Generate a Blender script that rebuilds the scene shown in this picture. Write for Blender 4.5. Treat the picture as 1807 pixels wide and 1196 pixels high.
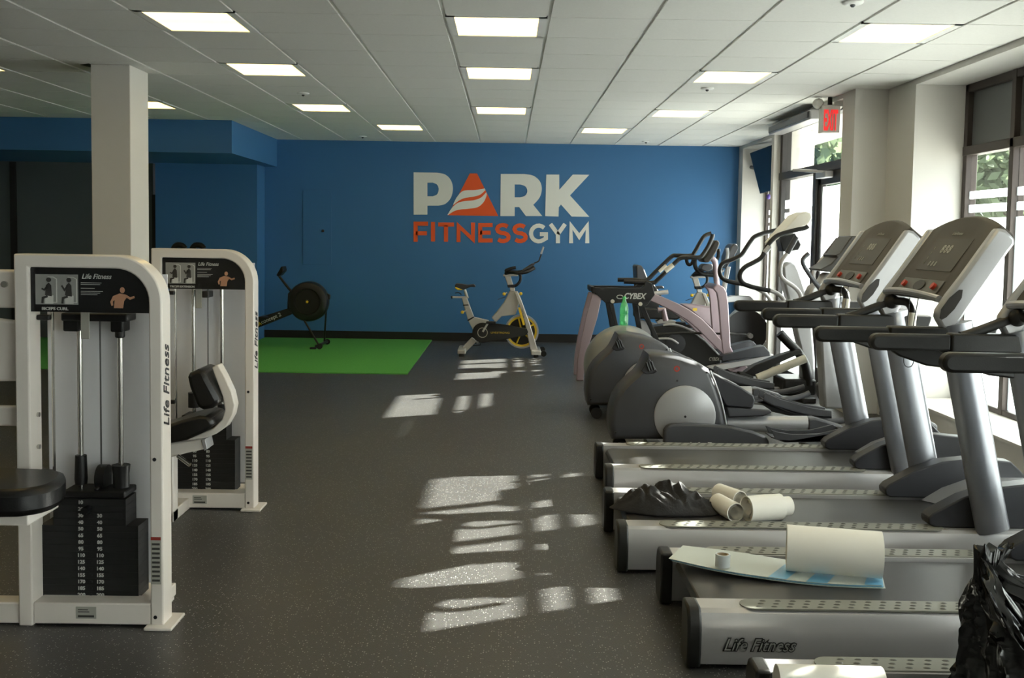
import bpy, bmesh, math, random
from mathutils import Vector, Matrix
random.seed(7)
for o in list(bpy.data.objects): bpy.data.objects.remove(o, do_unlink=True)
C = bpy.context.scene.collection
S = bpy.context.scene

# ------------------------------------------------------------------ camera
FPX, PIT, ROL, YAW, PPX, PPY, HC = 1835.3, .0633, .0156, .0056, 904., 533.1, 1.466
W_, H_ = 1807., 1196.
cam_d = bpy.data.cameras.new('camera'); cam = bpy.data.objects.new('camera', cam_d); C.objects.link(cam)
cam_d.sensor_fit = 'HORIZONTAL'; cam_d.sensor_width = 36.; cam_d.lens = 36. * FPX / W_
cam_d.shift_x = -(PPX - W_ / 2) / W_; cam_d.shift_y = (PPY - H_ / 2) / W_
cam_d.clip_start = .05; cam_d.clip_end = 400
_fw = Vector((math.sin(YAW) * math.cos(PIT), math.cos(YAW) * math.cos(PIT), -math.sin(PIT)))
_rt = Vector((math.cos(YAW), -math.sin(YAW), 0)); _up = _rt.cross(_fw)
_cr, _sr = math.cos(ROL), math.sin(ROL)
_r2 = _rt * _cr + _up * _sr; _u2 = -_rt * _sr + _up * _cr
cam.matrix_world = Matrix(((_r2.x, _u2.x, -_fw.x, 0), (_r2.y, _u2.y, -_fw.y, 0), (_r2.z, _u2.z, -_fw.z, HC), (0, 0, 0, 1)))
S.camera = cam

def ray(px, py):
    a, b = px - PPX, py - PPY
    x = (_cr * a + _sr * b) / FPX; u = -(-_sr * a + _cr * b) / FPX
    cp, sp, cy, sy = math.cos(PIT), math.sin(PIT), math.cos(YAW), math.sin(YAW)
    y = cp + sp * u; z = -sp + cp * u
    return Vector((cy * x + sy * y, -sy * x + cy * y, z))
def at(px, py, Y):
    r = ray(px, py); return Vector((0, 0, HC)) + r * (Y / r.y)
def crop(ox, oy, s):
    return lambda x, y, Y: at(ox + x * s, oy + y * s, Y)

# ------------------------------------------------------------------ world, sun, exposure
def lin(c):
    return tuple(((v / 255.) / 12.92 if v / 255. <= .04045 else ((v / 255. + .055) / 1.055) ** 2.4) for v in c) + (1.,)
world = bpy.data.worlds.new('sky'); S.world = world; world.use_nodes = True
bg = world.node_tree.nodes['Background']; bg.inputs[0].default_value = (.90, .95, 1.0, 1); bg.inputs[1].default_value = 4.0
EL = math.radians(25.4)
sdir = Vector((.9 * math.cos(EL), .436 * math.cos(EL), math.sin(EL))).normalized()
sun_d = bpy.data.lights.new('sun', 'SUN'); sun_d.energy = 46; sun_d.angle = math.radians(.6); sun_d.color = (1, .95, .87)
sun = bpy.data.objects.new('sun', sun_d); C.objects.link(sun); sun.rotation_euler = sdir.to_track_quat('Z', 'Y').to_euler()
sun.location = sdir * 30
S.view_settings.view_transform = 'Standard'; S.view_settings.look = 'None'; S.view_settings.gamma = 1
S.view_settings.use_curve_mapping = False; S.view_settings.exposure = 0.5
try:
    S.cycles.max_bounces = 8; S.cycles.diffuse_bounces = 4; S.cycles.transparent_max_bounces = 12
except Exception: pass

# ------------------------------------------------------------------ materials
M = {}
def mat(name, col, rough=.5, metal=0., spec=.5, noise=None, bump=None, emit=None, coat=0., alpha=None, trans=0.):
    m = bpy.data.materials.new(name); m.use_nodes = True; nt = m.node_tree; N = nt.nodes; L = nt.links
    b = N['Principled BSDF']; c = lin(col)
    b.inputs['Base Color'].default_value = c; b.inputs['Roughness'].default_value = rough
    b.inputs['Metallic'].default_value = metal; b.inputs['Specular IOR Level'].default_value = spec
    b.inputs['Coat Weight'].default_value = coat; b.inputs['Transmission Weight'].default_value = trans
    tc = N.new('ShaderNodeTexCoord')
    if noise:
        sc, amt = noise
        t = N.new('ShaderNodeTexNoise'); t.inputs['Scale'].default_value = sc; t.inputs['Detail'].default_value = 4
        L.new(tc.outputs['Object'], t.inputs['Vector'])
        mx = N.new('ShaderNodeMix'); mx.data_type = 'RGBA'
        mx.inputs[6].default_value = tuple(v * (1 - amt) for v in c[:3]) + (1,)
        mx.inputs[7].default_value = tuple(min(1, v * (1 + amt)) for v in c[:3]) + (1,)
        L.new(t.outputs['Fac'], mx.inputs[0]); L.new(mx.outputs[2], b.inputs['Base Color'])
    if bump:
        sc, st = bump
        t2 = N.new('ShaderNodeTexNoise'); t2.inputs['Scale'].default_value = sc; t2.inputs['Detail'].default_value = 5
        L.new(tc.outputs['Object'], t2.inputs['Vector'])
        bp = N.new('ShaderNodeBump'); bp.inputs['Strength'].default_value = st; bp.inputs['Distance'].default_value = .01
        L.new(t2.outputs['Fac'], bp.inputs['Height']); L.new(bp.outputs[0], b.inputs['Normal'])
    if emit:
        b.inputs['Emission Color'].default_value = lin(emit[0]); b.inputs['Emission Strength'].default_value = emit[1]
    if alpha is not None: b.inputs['Alpha'].default_value = alpha
    M[name] = m
    return m
mat('white_paint', (206, 203, 197), .6, noise=(3, .02))
mat('blue_paint', (60, 112, 160), .55, spec=.4, noise=(1.2, .04))
mat('grey_wall', (82, 90, 92), .7)
mat('black_trim', (22, 22, 24), .5)
mat('tile_white', (226, 225, 220), .85, noise=(60, .05), bump=(220, .12))
mat('tee_white', (235, 235, 232), .5)
mat('logo_white', (226, 226, 220), .6)
mat('logo_orange', (232, 88, 30), .6)
mat('frame_dark', (52, 50, 50), .45, metal=.3)
mat('frame_bronze', (70, 62, 58), .45, metal=.4)
mat('machine_white', (236, 228, 220), .35, coat=.3, noise=(6, .03))
mat('shroud_grey', (236, 236, 240), .45, noise=(3, .05))
mat('black_plastic', (16, 16, 18), .45)
mat('black_vinyl', (18, 18, 20), .35, bump=(160, .08))
mat('black_iron', (24, 24, 25), .6, noise=(30, .2))
mat('chrome', (200, 198, 192), .18, metal=1.)
mat('steel_wire', (90, 90, 90), .4, metal=.8)
mat('white_print', (205, 205, 200), .7)
mat('grey_print', (150, 150, 146), .6)
mat('red_print', (150, 50, 40), .6)
mat('label_paper', (172, 170, 160), .6)
mat('skin_print', (190, 140, 110), .7)
mat('dark_print', (60, 58, 56), .7)
mat('silver_plastic', (188, 186, 186), .3, metal=.4, noise=(4, .03))
mat('silver_light', (178, 178, 180), .33, metal=.45)
mat('post_metal', (150, 152, 158), .3, metal=.8)
mat('grey_plastic', (70, 71, 76), .42, noise=(5, .05))
mat('dark_grey_plastic', (48, 49, 54), .42)
mat('console_face', (80, 75, 69), .55, spec=.2)
mat('console_panel', (54, 51, 48), .4, spec=.25)
mat('belt', (62, 61, 60), .34, noise=(14, .12), bump=(300, .08))
mat('pad_beige', (134, 134, 124), .5)
mat('pad_stud', (88, 88, 84), .4)
mat('rail_black', (24, 24, 23), .4, bump=(180, .05))
mat('red_button', (200, 60, 40), .4)
mat('pink_metal', (166, 148, 154), .32, metal=.35, noise=(5, .03))
mat('yellow', (222, 186, 40), .45)
mat('rubber', (30, 30, 32), .7)
mat('ball_grey', (140, 142, 142), .28, noise=(3, .06))
mat('bike_silver', (186, 182, 176), .35, metal=.3)
mat('cream_tube', (212, 206, 190), .35)
mat('paper_white', (246, 242, 232), .6)
mat('paper_core', (190, 170, 140), .8)
mat('film_blue', (120, 180, 212), .3)
mat('film_pale', (208, 214, 206), .25)
mat('tape_white', (214, 220, 222), .45)
mat('cloth_black', (50, 49, 50), .85, noise=(20, .25), bump=(90, .25))
mat('blue_dot', (40, 90, 180), .4)
mat('asphalt', (182, 180, 172), .9, noise=(.8, .08))
mat('concrete', (196, 194, 188), .9, noise=(1.5, .06))
mat('soffit', (214, 216, 214), .8)
mat('trunk', (90, 76, 62), .9)
mat('tv_screen', (10, 14, 22), .12)
mat('exit_red', (225, 40, 40), .5, emit=((255, 60, 60), .5))
mat('sign_white', (226, 224, 218), .5)
mat('opaque_panel', (92, 95, 96), .35)
mat('purple', (90, 70, 150), .4)
mat('turf_line', (30, 90, 40), .9)

def plastic_bag():
    m = mat('bag_black', (12, 12, 12), .18, spec=.6, bump=(18, .25)); return m
plastic_bag()

def turf_mat():
    m = mat('turf', (98, 176, 88), .9, spec=.1, noise=(70, .22), bump=(400, .6)); return m
turf_mat()

def leaf_mat():
    m = mat('leaves', (96, 110, 84), .7, noise=(3, .3)); nt = m.node_tree; b = nt.nodes['Principled BSDF']
    t = nt.nodes.new('ShaderNodeBsdfTranslucent'); t.inputs[0].default_value = lin((104, 118, 88)); mx = nt.nodes.new('ShaderNodeMixShader'); mx.inputs[0].default_value = .5
    nt.links.new(b.outputs[0], mx.inputs[1]); nt.links.new(t.outputs[0], mx.inputs[2]); nt.links.new(mx.outputs[0], nt.nodes['Material Output'].inputs[0]); return m
leaf_mat()

def floor_mat():
    m = bpy.data.materials.new('rubber_floor'); m.use_nodes = True; nt = m.node_tree; N = nt.nodes; L = nt.links
    b = N['Principled BSDF']; tc = N.new('ShaderNodeTexCoord')
    v = N.new('ShaderNodeTexVoronoi'); v.inputs['Scale'].default_value = 115; L.new(tc.outputs['Object'], v.inputs['Vector'])
    sp = N.new('ShaderNodeSeparateColor'); L.new(v.outputs['Color'], sp.inputs[0])
    r1 = N.new('ShaderNodeMath'); r1.operation = 'GREATER_THAN'; r1.inputs[1].default_value = .74; L.new(sp.outputs[0], r1.inputs[0])
    r2 = N.new('ShaderNodeMath'); r2.operation = 'LESS_THAN'; r2.inputs[1].default_value = .27; L.new(v.outputs['Distance'], r2.inputs[0])
    mu = N.new('ShaderNodeMath'); mu.operation = 'MULTIPLY'; L.new(r1.outputs[0], mu.inputs[0]); L.new(r2.outputs[0], mu.inputs[1])
    n = N.new('ShaderNodeTexNoise'); n.inputs['Scale'].default_value = 1.4; n.inputs['Detail'].default_value = 6; L.new(tc.outputs['Object'], n.inputs['Vector'])
    n2 = N.new('ShaderNodeTexNoise'); n2.inputs['Scale'].default_value = 240; n2.inputs['Detail'].default_value = 2; L.new(tc.outputs['Object'], n2.inputs['Vector'])
    a = N.new('ShaderNodeMix'); a.data_type = 'RGBA'; a.inputs[6].default_value = lin((62, 61, 60)); a.inputs[7].default_value = lin((86, 85, 83)); L.new(n.outputs['Fac'], a.inputs[0])
    c = N.new('ShaderNodeMix'); c.data_type = 'RGBA'; c.blend_type = 'MULTIPLY'; c.inputs[0].default_value = .5; L.new(a.outputs[2], c.inputs[6]); L.new(n2.outputs['Color'], c.inputs[7])
    d = N.new('ShaderNodeMix'); d.data_type = 'RGBA'; d.inputs[7].default_value = lin((175, 175, 170)); L.new(c.outputs[2], d.inputs[6]); L.new(mu.outputs[0], d.inputs[0])
    L.new(d.outputs[2], b.inputs['Base Color']); b.inputs['Roughness'].default_value = .40; b.inputs['Specular IOR Level'].default_value = .6
    bp = N.new('ShaderNodeBump'); bp.inputs['Strength'].default_value = .25; bp.inputs['Distance'].default_value = .004
    L.new(n2.outputs['Fac'], bp.inputs['Height']); L.new(bp.outputs[0], b.inputs['Normal'])
    M['floor'] = m
floor_mat()

def glass_mat(name, tint, gl=.08):
    m = bpy.data.materials.new(name); m.use_nodes = True; nt = m.node_tree; N = nt.nodes; L = nt.links; N.remove(N['Principled BSDF'])
    t = N.new('ShaderNodeBsdfTransparent'); t.inputs[0].default_value = tint
    g = N.new('ShaderNodeBsdfGlossy'); g.inputs['Roughness'].default_value = .03
    lw = N.new('ShaderNodeLayerWeight'); pw = N.new('ShaderNodeMath'); pw.operation = 'POWER'; pw.inputs[1].default_value = 5
    L.new(lw.outputs['Facing'], pw.inputs[0]); fr = N.new('ShaderNodeMapRange'); fr.inputs[3].default_value = .03; fr.inputs[4].default_value = .7; L.new(pw.outputs[0], fr.inputs[0])
    mx = N.new('ShaderNodeMixShader'); L.new(fr.outputs[0], mx.inputs[0]); L.new(t.outputs[0], mx.inputs[1]); L.new(g.outputs[0], mx.inputs[2])
    L.new(mx.outputs[0], N['Material Output'].inputs[0]); M[name] = m
glass_mat('glass', (.9, .93, .92, 1))
def film_mat(name, col, tr, k):
    m = bpy.data.materials.new(name); m.use_nodes = True; nt = m.node_tree; N = nt.nodes; L = nt.links; N.remove(N['Principled BSDF'])
    t = N.new('ShaderNodeBsdfTranslucent'); t.inputs[0].default_value = col
    d = N.new('ShaderNodeBsdfDiffuse'); d.inputs[0].default_value = col
    mx = N.new('ShaderNodeMixShader'); mx.inputs[0].default_value = k; L.new(d.outputs[0], mx.inputs[1]); L.new(t.outputs[0], mx.inputs[2])
    tp = N.new('ShaderNodeBsdfTransparent'); m2 = N.new('ShaderNodeMixShader'); m2.inputs[0].default_value = tr
    L.new(mx.outputs[0], m2.inputs[1]); L.new(tp.outputs[0], m2.inputs[2])
    L.new(m2.outputs[0], N['Material Output'].inputs[0]); M[name] = m
film_mat('frosted_film', (.66, .68, .69, 1), .08, .85)
film_mat('frosted_shield', (.55, .57, .60, 1), .12, .35)
def bottle_mat():
    m = bpy.data.materials.new('green_pet'); m.use_nodes = True; nt = m.node_tree; N = nt.nodes; L = nt.links; N.remove(N['Principled BSDF'])
    t = N.new('ShaderNodeBsdfTransparent'); t.inputs[0].default_value = (.50, .95, .58, 1)
    g = N.new('ShaderNodeBsdfGlossy'); g.inputs['Roughness'].default_value = .1
    d = N.new('ShaderNodeBsdfTranslucent'); d.inputs[0].default_value = (.25, .85, .38, 1)
    a = N.new('ShaderNodeMixShader'); a.inputs[0].default_value = .35; L.new(t.outputs[0], a.inputs[1]); L.new(d.outputs[0], a.inputs[2])
    b = N.new('ShaderNodeMixShader'); b.inputs[0].default_value = .12; L.new(a.outputs[0], b.inputs[1]); L.new(g.outputs[0], b.inputs[2])
    L.new(b.outputs[0], N['Material Output'].inputs[0]); M['green_pet'] = m
bottle_mat()
def lamp_mat():
    m = bpy.data.materials.new('lamp_diffuser'); m.use_nodes = True; nt = m.node_tree; N = nt.nodes; L = nt.links; b = N['Principled BSDF']
    tc = N.new('ShaderNodeTexCoord'); w = N.new('ShaderNodeTexWave'); w.bands_direction = 'Y'; w.inputs['Scale'].default_value = .8; w.inputs['Distortion'].default_value = .6
    L.new(tc.outputs['Object'], w.inputs['Vector'])
    r = N.new('ShaderNodeMapRange'); r.inputs[3].default_value = LAMP * .85; r.inputs[4].default_value = LAMP * 1.15
    L.new(w.outputs['Fac'], r.inputs[0]); L.new(r.outputs[0], b.inputs['Emission Strength'])
    b.inputs['Emission Color'].default_value = (1, .72, .24, 1); b.inputs['Base Color'].default_value = (.8, .78, .7, 1); M['lamp'] = m
LAMP = 2.9
lamp_mat()

# ------------------------------------------------------------------ mesh helper
def catmull(pts, n=6, closed=False):
    P = [Vector(p) for p in pts]; out = []
    m = len(P)
    rng = range(m) if closed else range(m - 1)
    for i in rng:
        p0 = P[(i - 1) % m] if closed or i > 0 else P[0]; p1 = P[i]; p2 = P[(i + 1) % m]
        p3 = P[(i + 2) % m] if closed or i + 2 < m else P[-1]
        for k in range(n):
            t = k / n
            out.append(.5 * ((2 * p1) + (p2 - p0) * t + (2 * p0 - 5 * p1 + 4 * p2 - p3) * t * t + (3 * p1 - p0 - 3 * p2 + p3) * t ** 3))
    if not closed: out.append(P[-1])
    return out
class G:
    def __init__(s): s.v = []; s.f = []; s.m = []; s.k = 0
    def mat(s, k): s.k = k; return s
    def add(s, vs, fs):
        o = len(s.v); s.v += [Vector(v) for v in vs]; s.f += [tuple(i + o for i in f) for f in fs]; s.m += [s.k] * len(fs); return s
    def box(s, a, b, rot=None, piv=None):
        x0, y0, z0 = a; x1, y1, z1 = b
        vs = [Vector(p) for p in ((x0, y0, z0), (x1, y0, z0), (x1, y1, z0), (x0, y1, z0), (x0, y0, z1), (x1, y0, z1), (x1, y1, z1), (x0, y1, z1))]
        if rot is not None:
            c = Vector(piv) if piv else (Vector(a) + Vector(b)) / 2
            vs = [c + rot @ (v - c) for v in vs]
        return s.add(vs, [(0, 3, 2, 1), (4, 5, 6, 7), (0, 1, 5, 4), (1, 2, 6, 5), (2, 3, 7, 6), (3, 0, 4, 7)])
    def prism(s, poly, y0, y1, y0s=None):
        # poly: (x,z) list or Vectors, extruded along y
        P = [(p[0], p[-1]) for p in poly]; n = len(P)
        ar = sum(P[i][0] * P[(i + 1) % n][1] - P[(i + 1) % n][0] * P[i][1] for i in range(n))
        if ar < 0: P = P[::-1]
        vs = [(x, y0, z) for x, z in P] + [(x, y1, z) for x, z in P]
        fs = [tuple(range(n)), tuple(range(2 * n - 1, n - 1, -1))] + [(i, i + n, (i + 1) % n + n, (i + 1) % n) for i in range(n)]
        return s.add(vs, fs)
    def prismz(s, poly, z0, z1):
        P = [(p[0], p[1]) for p in poly]; n = len(P)
        ar = sum(P[i][0] * P[(i + 1) % n][1] - P[(i + 1) % n][0] * P[i][1] for i in range(n))
        if ar < 0: P = P[::-1]
        vs = [(x, y, z0) for x, y in P] + [(x, y, z1) for x, y in P]
        fs = [tuple(range(n - 1, -1, -1)), tuple(range(n, 2 * n))] + [(i, (i + 1) % n, (i + 1) % n + n, i + n) for i in range(n)]
        return s.add(vs, fs)
    def prismx(s, poly, x0, x1):
        P = [(p[0], p[1]) for p in poly]; n = len(P)
        ar = sum(P[i][0] * P[(i + 1) % n][1] - P[(i + 1) % n][0] * P[i][1] for i in range(n))
        if ar < 0: P = P[::-1]
        vs = [(x0, y, z) for y, z in P] + [(x1, y, z) for y, z in P]
        fs = [tuple(range(n - 1, -1, -1)), tuple(range(n, 2 * n))] + [(i, (i + 1) % n, (i + 1) % n + n, i + n) for i in range(n)]
        return s.add(vs, fs)
    def tube(s, pts, r, n=10, smooth=0, closed=False, flat=1., cap=True):
        P = catmull(pts, smooth, closed) if smooth else [Vector(p) for p in pts]
        m = len(P); R = r if isinstance(r, (list, tuple)) else None
        T = []
        for i in range(m):
            a = P[(i - 1) % m] if (closed or i > 0) else P[0]; b = P[(i + 1) % m] if (closed or i < m - 1) else P[-1]
            T.append((b - a).normalized())
        up = Vector((0, 0, 1)) if abs(T[0].z) < .9 else Vector((0, 1, 0))
        nrm = (up - T[0] * up.dot(T[0])).normalized(); vs = []
        for i in range(m):
            nrm = (nrm - T[i] * nrm.dot(T[i])).normalized(); bi = T[i].cross(nrm)
            if R:
                t = i / (m - 1) * (len(R) - 1); j = min(int(t), len(R) - 2); rr = R[j] + (R[j + 1] - R[j]) * (t - j)
            else: rr = r
            for k in range(n):
                a = 2 * math.pi * k / n; vs.append(P[i] + nrm * (rr * math.cos(a)) + bi * (rr * flat * math.sin(a)))
        fs = []
        for i in range(m if closed else m - 1):
            i2 = (i + 1) % m
            for k in range(n):
                k2 = (k + 1) % n; fs.append((i * n + k, i * n + k2, i2 * n + k2, i2 * n + k))
        if not closed and cap: fs += [tuple(range(n - 1, -1, -1)), tuple(range((m - 1) * n, m * n))]
        return s.add(vs, fs)
    def cyl(s, a, b, r, r2=None, n=20): return s.tube([a, b], [r, r if r2 is None else r2], n)
    def lathe(s, prof, c=(0, 0, 0), axis='z', n=28, sx=1.):
        # prof: (r, h)
        c = Vector(c); vs = []; m = len(prof)
        for r, h in prof:
            for k in range(n):
                a = 2 * math.pi * k / n; x, y = r * math.cos(a), r * math.sin(a)
                vs.append(c + (Vector((x * sx, y, h)) if axis == 'z' else Vector((x, h, y)) if axis == 'y' else Vector((h, x, y))))
        fs = [(i * n + k, i * n + (k + 1) % n, (i + 1) * n + (k + 1) % n, (i + 1) * n + k) for i in range(m - 1) for k in range(n)]
        loop = prof[0] == prof[-1]
        if prof[0][0] > 1e-5 and not loop: fs.append(tuple(range(n - 1, -1, -1)))
        if prof[-1][0] > 1e-5 and not loop: fs.append(tuple(range((m - 1) * n, m * n)))
        if axis == 'y': fs = [f[::-1] for f in fs]
        return s.add(vs, fs)
    def ball(s, c, r, n=24, m=14, sc=(1, 1, 1)):
        prof = [(r * math.sin(math.pi * i / m), -r * math.cos(math.pi * i / m)) for i in range(m + 1)]
        prof[0] = (1e-6, -r); prof[-1] = (1e-6, r); o = len(s.v); s.lathe(prof, (0, 0, 0), n=n)
        for i in range(o, len(s.v)): v = s.v[i]; s.v[i] = Vector((v.x * sc[0] + c[0], v.y * sc[1] + c[1], v.z * sc[2] + c[2]))
        return s
    def stroke(s, pts, w, y0, y1, closed=False):
        # ribbon in the x-z plane extruded along y
        P = [Vector((p[0], p[-1])) for p in pts]; m = len(P); Lp = []; Rp = []
        for i in range(m):
            a = P[(i - 1) % m] if (closed or i > 0) else None; b = P[(i + 1) % m] if (closed or i < m - 1) else None
            d1 = (P[i] - a).normalized() if a is not None else None; d2 = (b - P[i]).normalized() if b is not None else None
            if d1 is None: d1 = d2
            if d2 is None: d2 = d1
            n1 = Vector((-d1.y, d1.x)); n2 = Vector((-d2.y, d2.x)); nn = (n1 + n2)
            if nn.length < 1e-4: nn = n1
            nn.normalize(); k = min(2.2, 1 / max(.3, nn.dot(n1)))
            Lp.append(P[i] + nn * (w / 2 * k)); Rp.append(P[i] - nn * (w / 2 * k))
        vs = []; 
        for i in range(m): vs += [(Lp[i].x, y0, Lp[i].y), (Rp[i].x, y0, Rp[i].y), (Lp[i].x, y1, Lp[i].y), (Rp[i].x, y1, Rp[i].y)]
        fs = []
        for i in range(m if closed else m - 1):
            a = 4 * i; b = 4 * ((i + 1) % m)
            fs += [(a, a + 1, b + 1, b), (a + 2, b + 2, b + 3, a + 3), (a, b, b + 2, a + 2), (a + 1, a + 3, b + 3, b + 1)]
        if not closed: fs += [(0, 2, 3, 1), (4 * m - 4, 4 * m - 3, 4 * m - 1, 4 * m - 2)]
        return s.add(vs, fs)
    def text(s, txt, size, loc, ax=(1, 0, 0), ay=(0, 0, 1), bold=0., shear=0., ext=.0008, align='LEFT', sx=1.):
        cu = bpy.data.curves.new('t', 'FONT'); cu.body = txt; cu.size = size; cu.extrude = ext; cu.offset = bold; cu.shear = shear; cu.align_x = align
        cu.resolution_u = 3
        ob = bpy.data.objects.new('t', cu); C.objects.link(ob)
        dg = bpy.context.evaluated_depsgraph_get(); me = bpy.data.meshes.new_from_object(ob.evaluated_get(dg))
        ax = Vector(ax).normalized(); ay = Vector(ay).normalized(); az = ax.cross(ay); loc = Vector(loc)
        s.add([loc + ax * (v.co.x * sx) + ay * v.co.y + az * v.co.z for v in me.vertices], [tuple(p.vertices) for p in me.polygons])
        bpy.data.objects.remove(ob, do_unlink=True); bpy.data.meshes.remove(me); bpy.data.curves.remove(cu)
        return s
    def build(s, name, mats, parent=None, off=None, bevel=0., ang=35, smooth=True, sub=0):
        me = bpy.data.meshes.new(name)
        off = Vector(off) if off is not None else (Vector(parent['_off']) if parent is not None and '_off' in parent else Vector((0, 0, 0)))
        me.from_pydata([v - off for v in s.v], [], s.f)
        if not isinstance(mats, (list, tuple)): mats = [mats]
        for m in mats: me.materials.append(M[m])
        for i, p in enumerate(me.polygons): p.material_index = min(s.m[i], len(mats) - 1)
        bm = bmesh.new(); bm.from_mesh(me); bmesh.ops.recalc_face_normals(bm, faces=bm.faces); bm.to_mesh(me); bm.free()
        if smooth:
            me.shade_smooth(); me.set_sharp_from_angle(angle=math.radians(ang))
        ob = bpy.data.objects.new(name, me); C.objects.link(ob)
        if parent is not None:
            ob.parent = parent; ob['_off'] = off[:]
        if bevel:
            b = ob.modifiers.new('bevel', 'BEVEL'); b.width = bevel; b.segments = 2; b.limit_method = 'ANGLE'; b.angle_limit = math.radians(40)
        if sub:
            b = ob.modifiers.new('sub', 'SUBSURF'); b.levels = sub; b.render_levels = sub
        return ob

def thing(name, label, cat, loc=(0, 0, 0), group=None, world=True):
    o = bpy.data.objects.new(name, None); C.objects.link(o); o.location = loc; o.empty_display_size = .1
    o['label'] = label; o['category'] = cat
    if group: o['group'] = group
    o['_off'] = tuple(loc) if world else (0., 0., 0.)
    return o
def tag(o, label, cat, group=None, kind=None):
    if label: o['label'] = label
    if cat: o['category'] = cat
    if group: o['group'] = group
    if kind: o['kind'] = kind
    return o
def struct(name, g, mats, parent=None, **k):
    o = g.build(name, mats, parent, **k)
    if parent is None: o['kind'] = 'structure'
    return o
def centre(o):
    # move a mesh's origin to its own base centre
    me = o.data; xs = [v.co for v in me.vertices]
    c = Vector(((min(v.x for v in xs) + max(v.x for v in xs)) / 2, (min(v.y for v in xs) + max(v.y for v in xs)) / 2, min(v.z for v in xs)))
    me.transform(Matrix.Translation(-c)); o.location = o.location + c; return o
def dup(root, loc, label=None, rotz=None):
    def rec(o, par):
        c = o.copy(); C.objects.link(c)
        if par is not None: c.parent = par
        for ch in list(o.children): rec(ch, c)
        return c
    r = rec(root, None); r.location = loc
    if rotz is not None: r.rotation_euler.z = rotz
    if label: r['label'] = label
    return r
def RY(a): return Matrix.Rotation(a, 3, 'Y')
def arc(cx, cz, r, a0, a1, n=8, rz=None):
    rz = r if rz is None else rz
    return [(cx + r * math.cos(math.radians(a0 + (a1 - a0) * i / n)), cz + rz * math.sin(math.radians(a0 + (a1 - a0) * i / n))) for i in range(n + 1)]

# ================================================================== SETTING
CEIL = 2.745; YB = 14.44; XR = 3.18; XBAY = 2.90; XWIN = 3.57
g = G().box((-9, -5, -.1), (4.2, 16.5, 0)); struct('floor', g, 'floor', smooth=False)
# ceiling slab, tiles as relief of the one ceiling
LIGHTS = [(-2, 0), (-2, 3), (-2, 7), (-6, 3), (-5, 7), (-1, 10), (1, 0), (1, 3), (1, 7), (5, 0), (4, 3), (4, 7), (3, 10), (-5, 0), (1, -4), (-2, -4), (4, -4), (-5, -4)]
X0, Y0, P_ = -.9985, 6.17, .61
g = G().box((-9, -5, CEIL + .010), (4.0, YB + .4, CEIL + .2)); g.mat(1)
for i in range(-14, 8):
    for j in range(-19, 15):
        if (i, j) in LIGHTS: continue
        x0 = X0 + i * P_; y0 = Y0 + j * P_; x1 = x0 + P_; y1 = y0 + P_
        if y0 > YB or x0 > XWIN: continue
        x0 = max(x0, -9) ; x1 = min(x1, XWIN - .05); y1 = min(y1, YB)
        g.box((x0 + .013, y0 + .0045, CEIL), (x1 - .013, y1 - .0045, CEIL + .012))
o = struct('ceiling', g, ['tee_white', 'tile_white'], smooth=False)
G().prismz([(-3.34, 8.20), (-3.25, 8.14), (-3.25, 8.48)], CEIL - .003, CEIL + .004).build('gap', 'black_trim', o, smooth=False)

# back wall, left-back recess
g = G().box((-3.40, YB, 0), (XR + .02, YB + .25, CEIL)); struct('wall_back', g, 'blue_paint', smooth=False)
g = G().box((-4.72, 14.0, 0), (-3.36, YB + .25, 2.37)); struct('wall_pilaster', g, 'blue_paint', smooth=False)
g = G().box((-9, 12.08, 2.37), (-3.19, YB + .25, CEIL)); struct('wall_soffit', g, 'blue_paint', smooth=False)
g = G().box((-9, 14.15, 0), (-4.80, YB + .25, 2.37)); struct('wall_recess', g, 'grey_wall', smooth=False)
g = G().box((-4.80, 14.10, 0), (-4.72, YB + .25, 1.95)); g.box((-6.72, 14.12, 0), (-6.64, 14.15, 2.36)); struct('trim_1', g, ['black_trim', 'grey_wall'], smooth=False)
g = G().box((-3.36, YB - .015, 0), (XR, YB, .115)).box((-4.72, 13.985, 0), (-3.36, 14.0, .115)); struct('baseboard_back', g, 'black_trim', smooth=False)
g = G().box((-9.2, -5, 0), (-9, YB + .4, CEIL)); struct('wall_left', g, 'white_paint', smooth=False)
g = G().box((-9, -5.2, 0), (4.2, -5, CEIL)); struct('wall_front', g, 'white_paint', smooth=False)

# right wall: solid pieces around the openings
TOPB = 2.70
g = G()
def rw(y0, y1, z0, z1, x0=XR, x1=XR + .45): g.box((x0, y0, z0), (x1, y1, z1))
rw(14.2, YB + .25, 0, CEIL); rw(11.54, 12.3, 0, CEIL, XR, XR + .05); rw(12.22, 12.3, 0, CEIL, XR, 3.57); rw(12.3, 14.2, 0, .215); rw(12.3, 14.2, TOPB, CEIL)
rw(8.215, 9.12, 0, CEIL)                       # pier
rw(5.45, 8.215, TOPB, CEIL); rw(5.45, 8.215, 0, .215)
rw(4.9, 5.45, 0, CEIL)
rw(2.2, 4.9, TOPB, CEIL); rw(2.2, 4.9, 0, .215)
rw(1.6, 2.2, 0, CEIL); rw(-3.4, 1.6, 0, .215); rw(-3.4, 1.6, TOPB, CEIL); rw(-5, -3.4, 0, CEIL)
struct('wall_right', g, 'white_paint', smooth=False)
# door bay that projects into the room
g = G()
g.box((XBAY, 8.80, 0), (XR, 9.12, CEIL)); g.box((XBAY, 11.44, 0), (XR, 11.54, CEIL)); g.box((XBAY, 9.12, 2.71), (XR + .3, 11.44, CEIL))
struct('wall_bay', g, 'white_paint', smooth=False)

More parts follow.
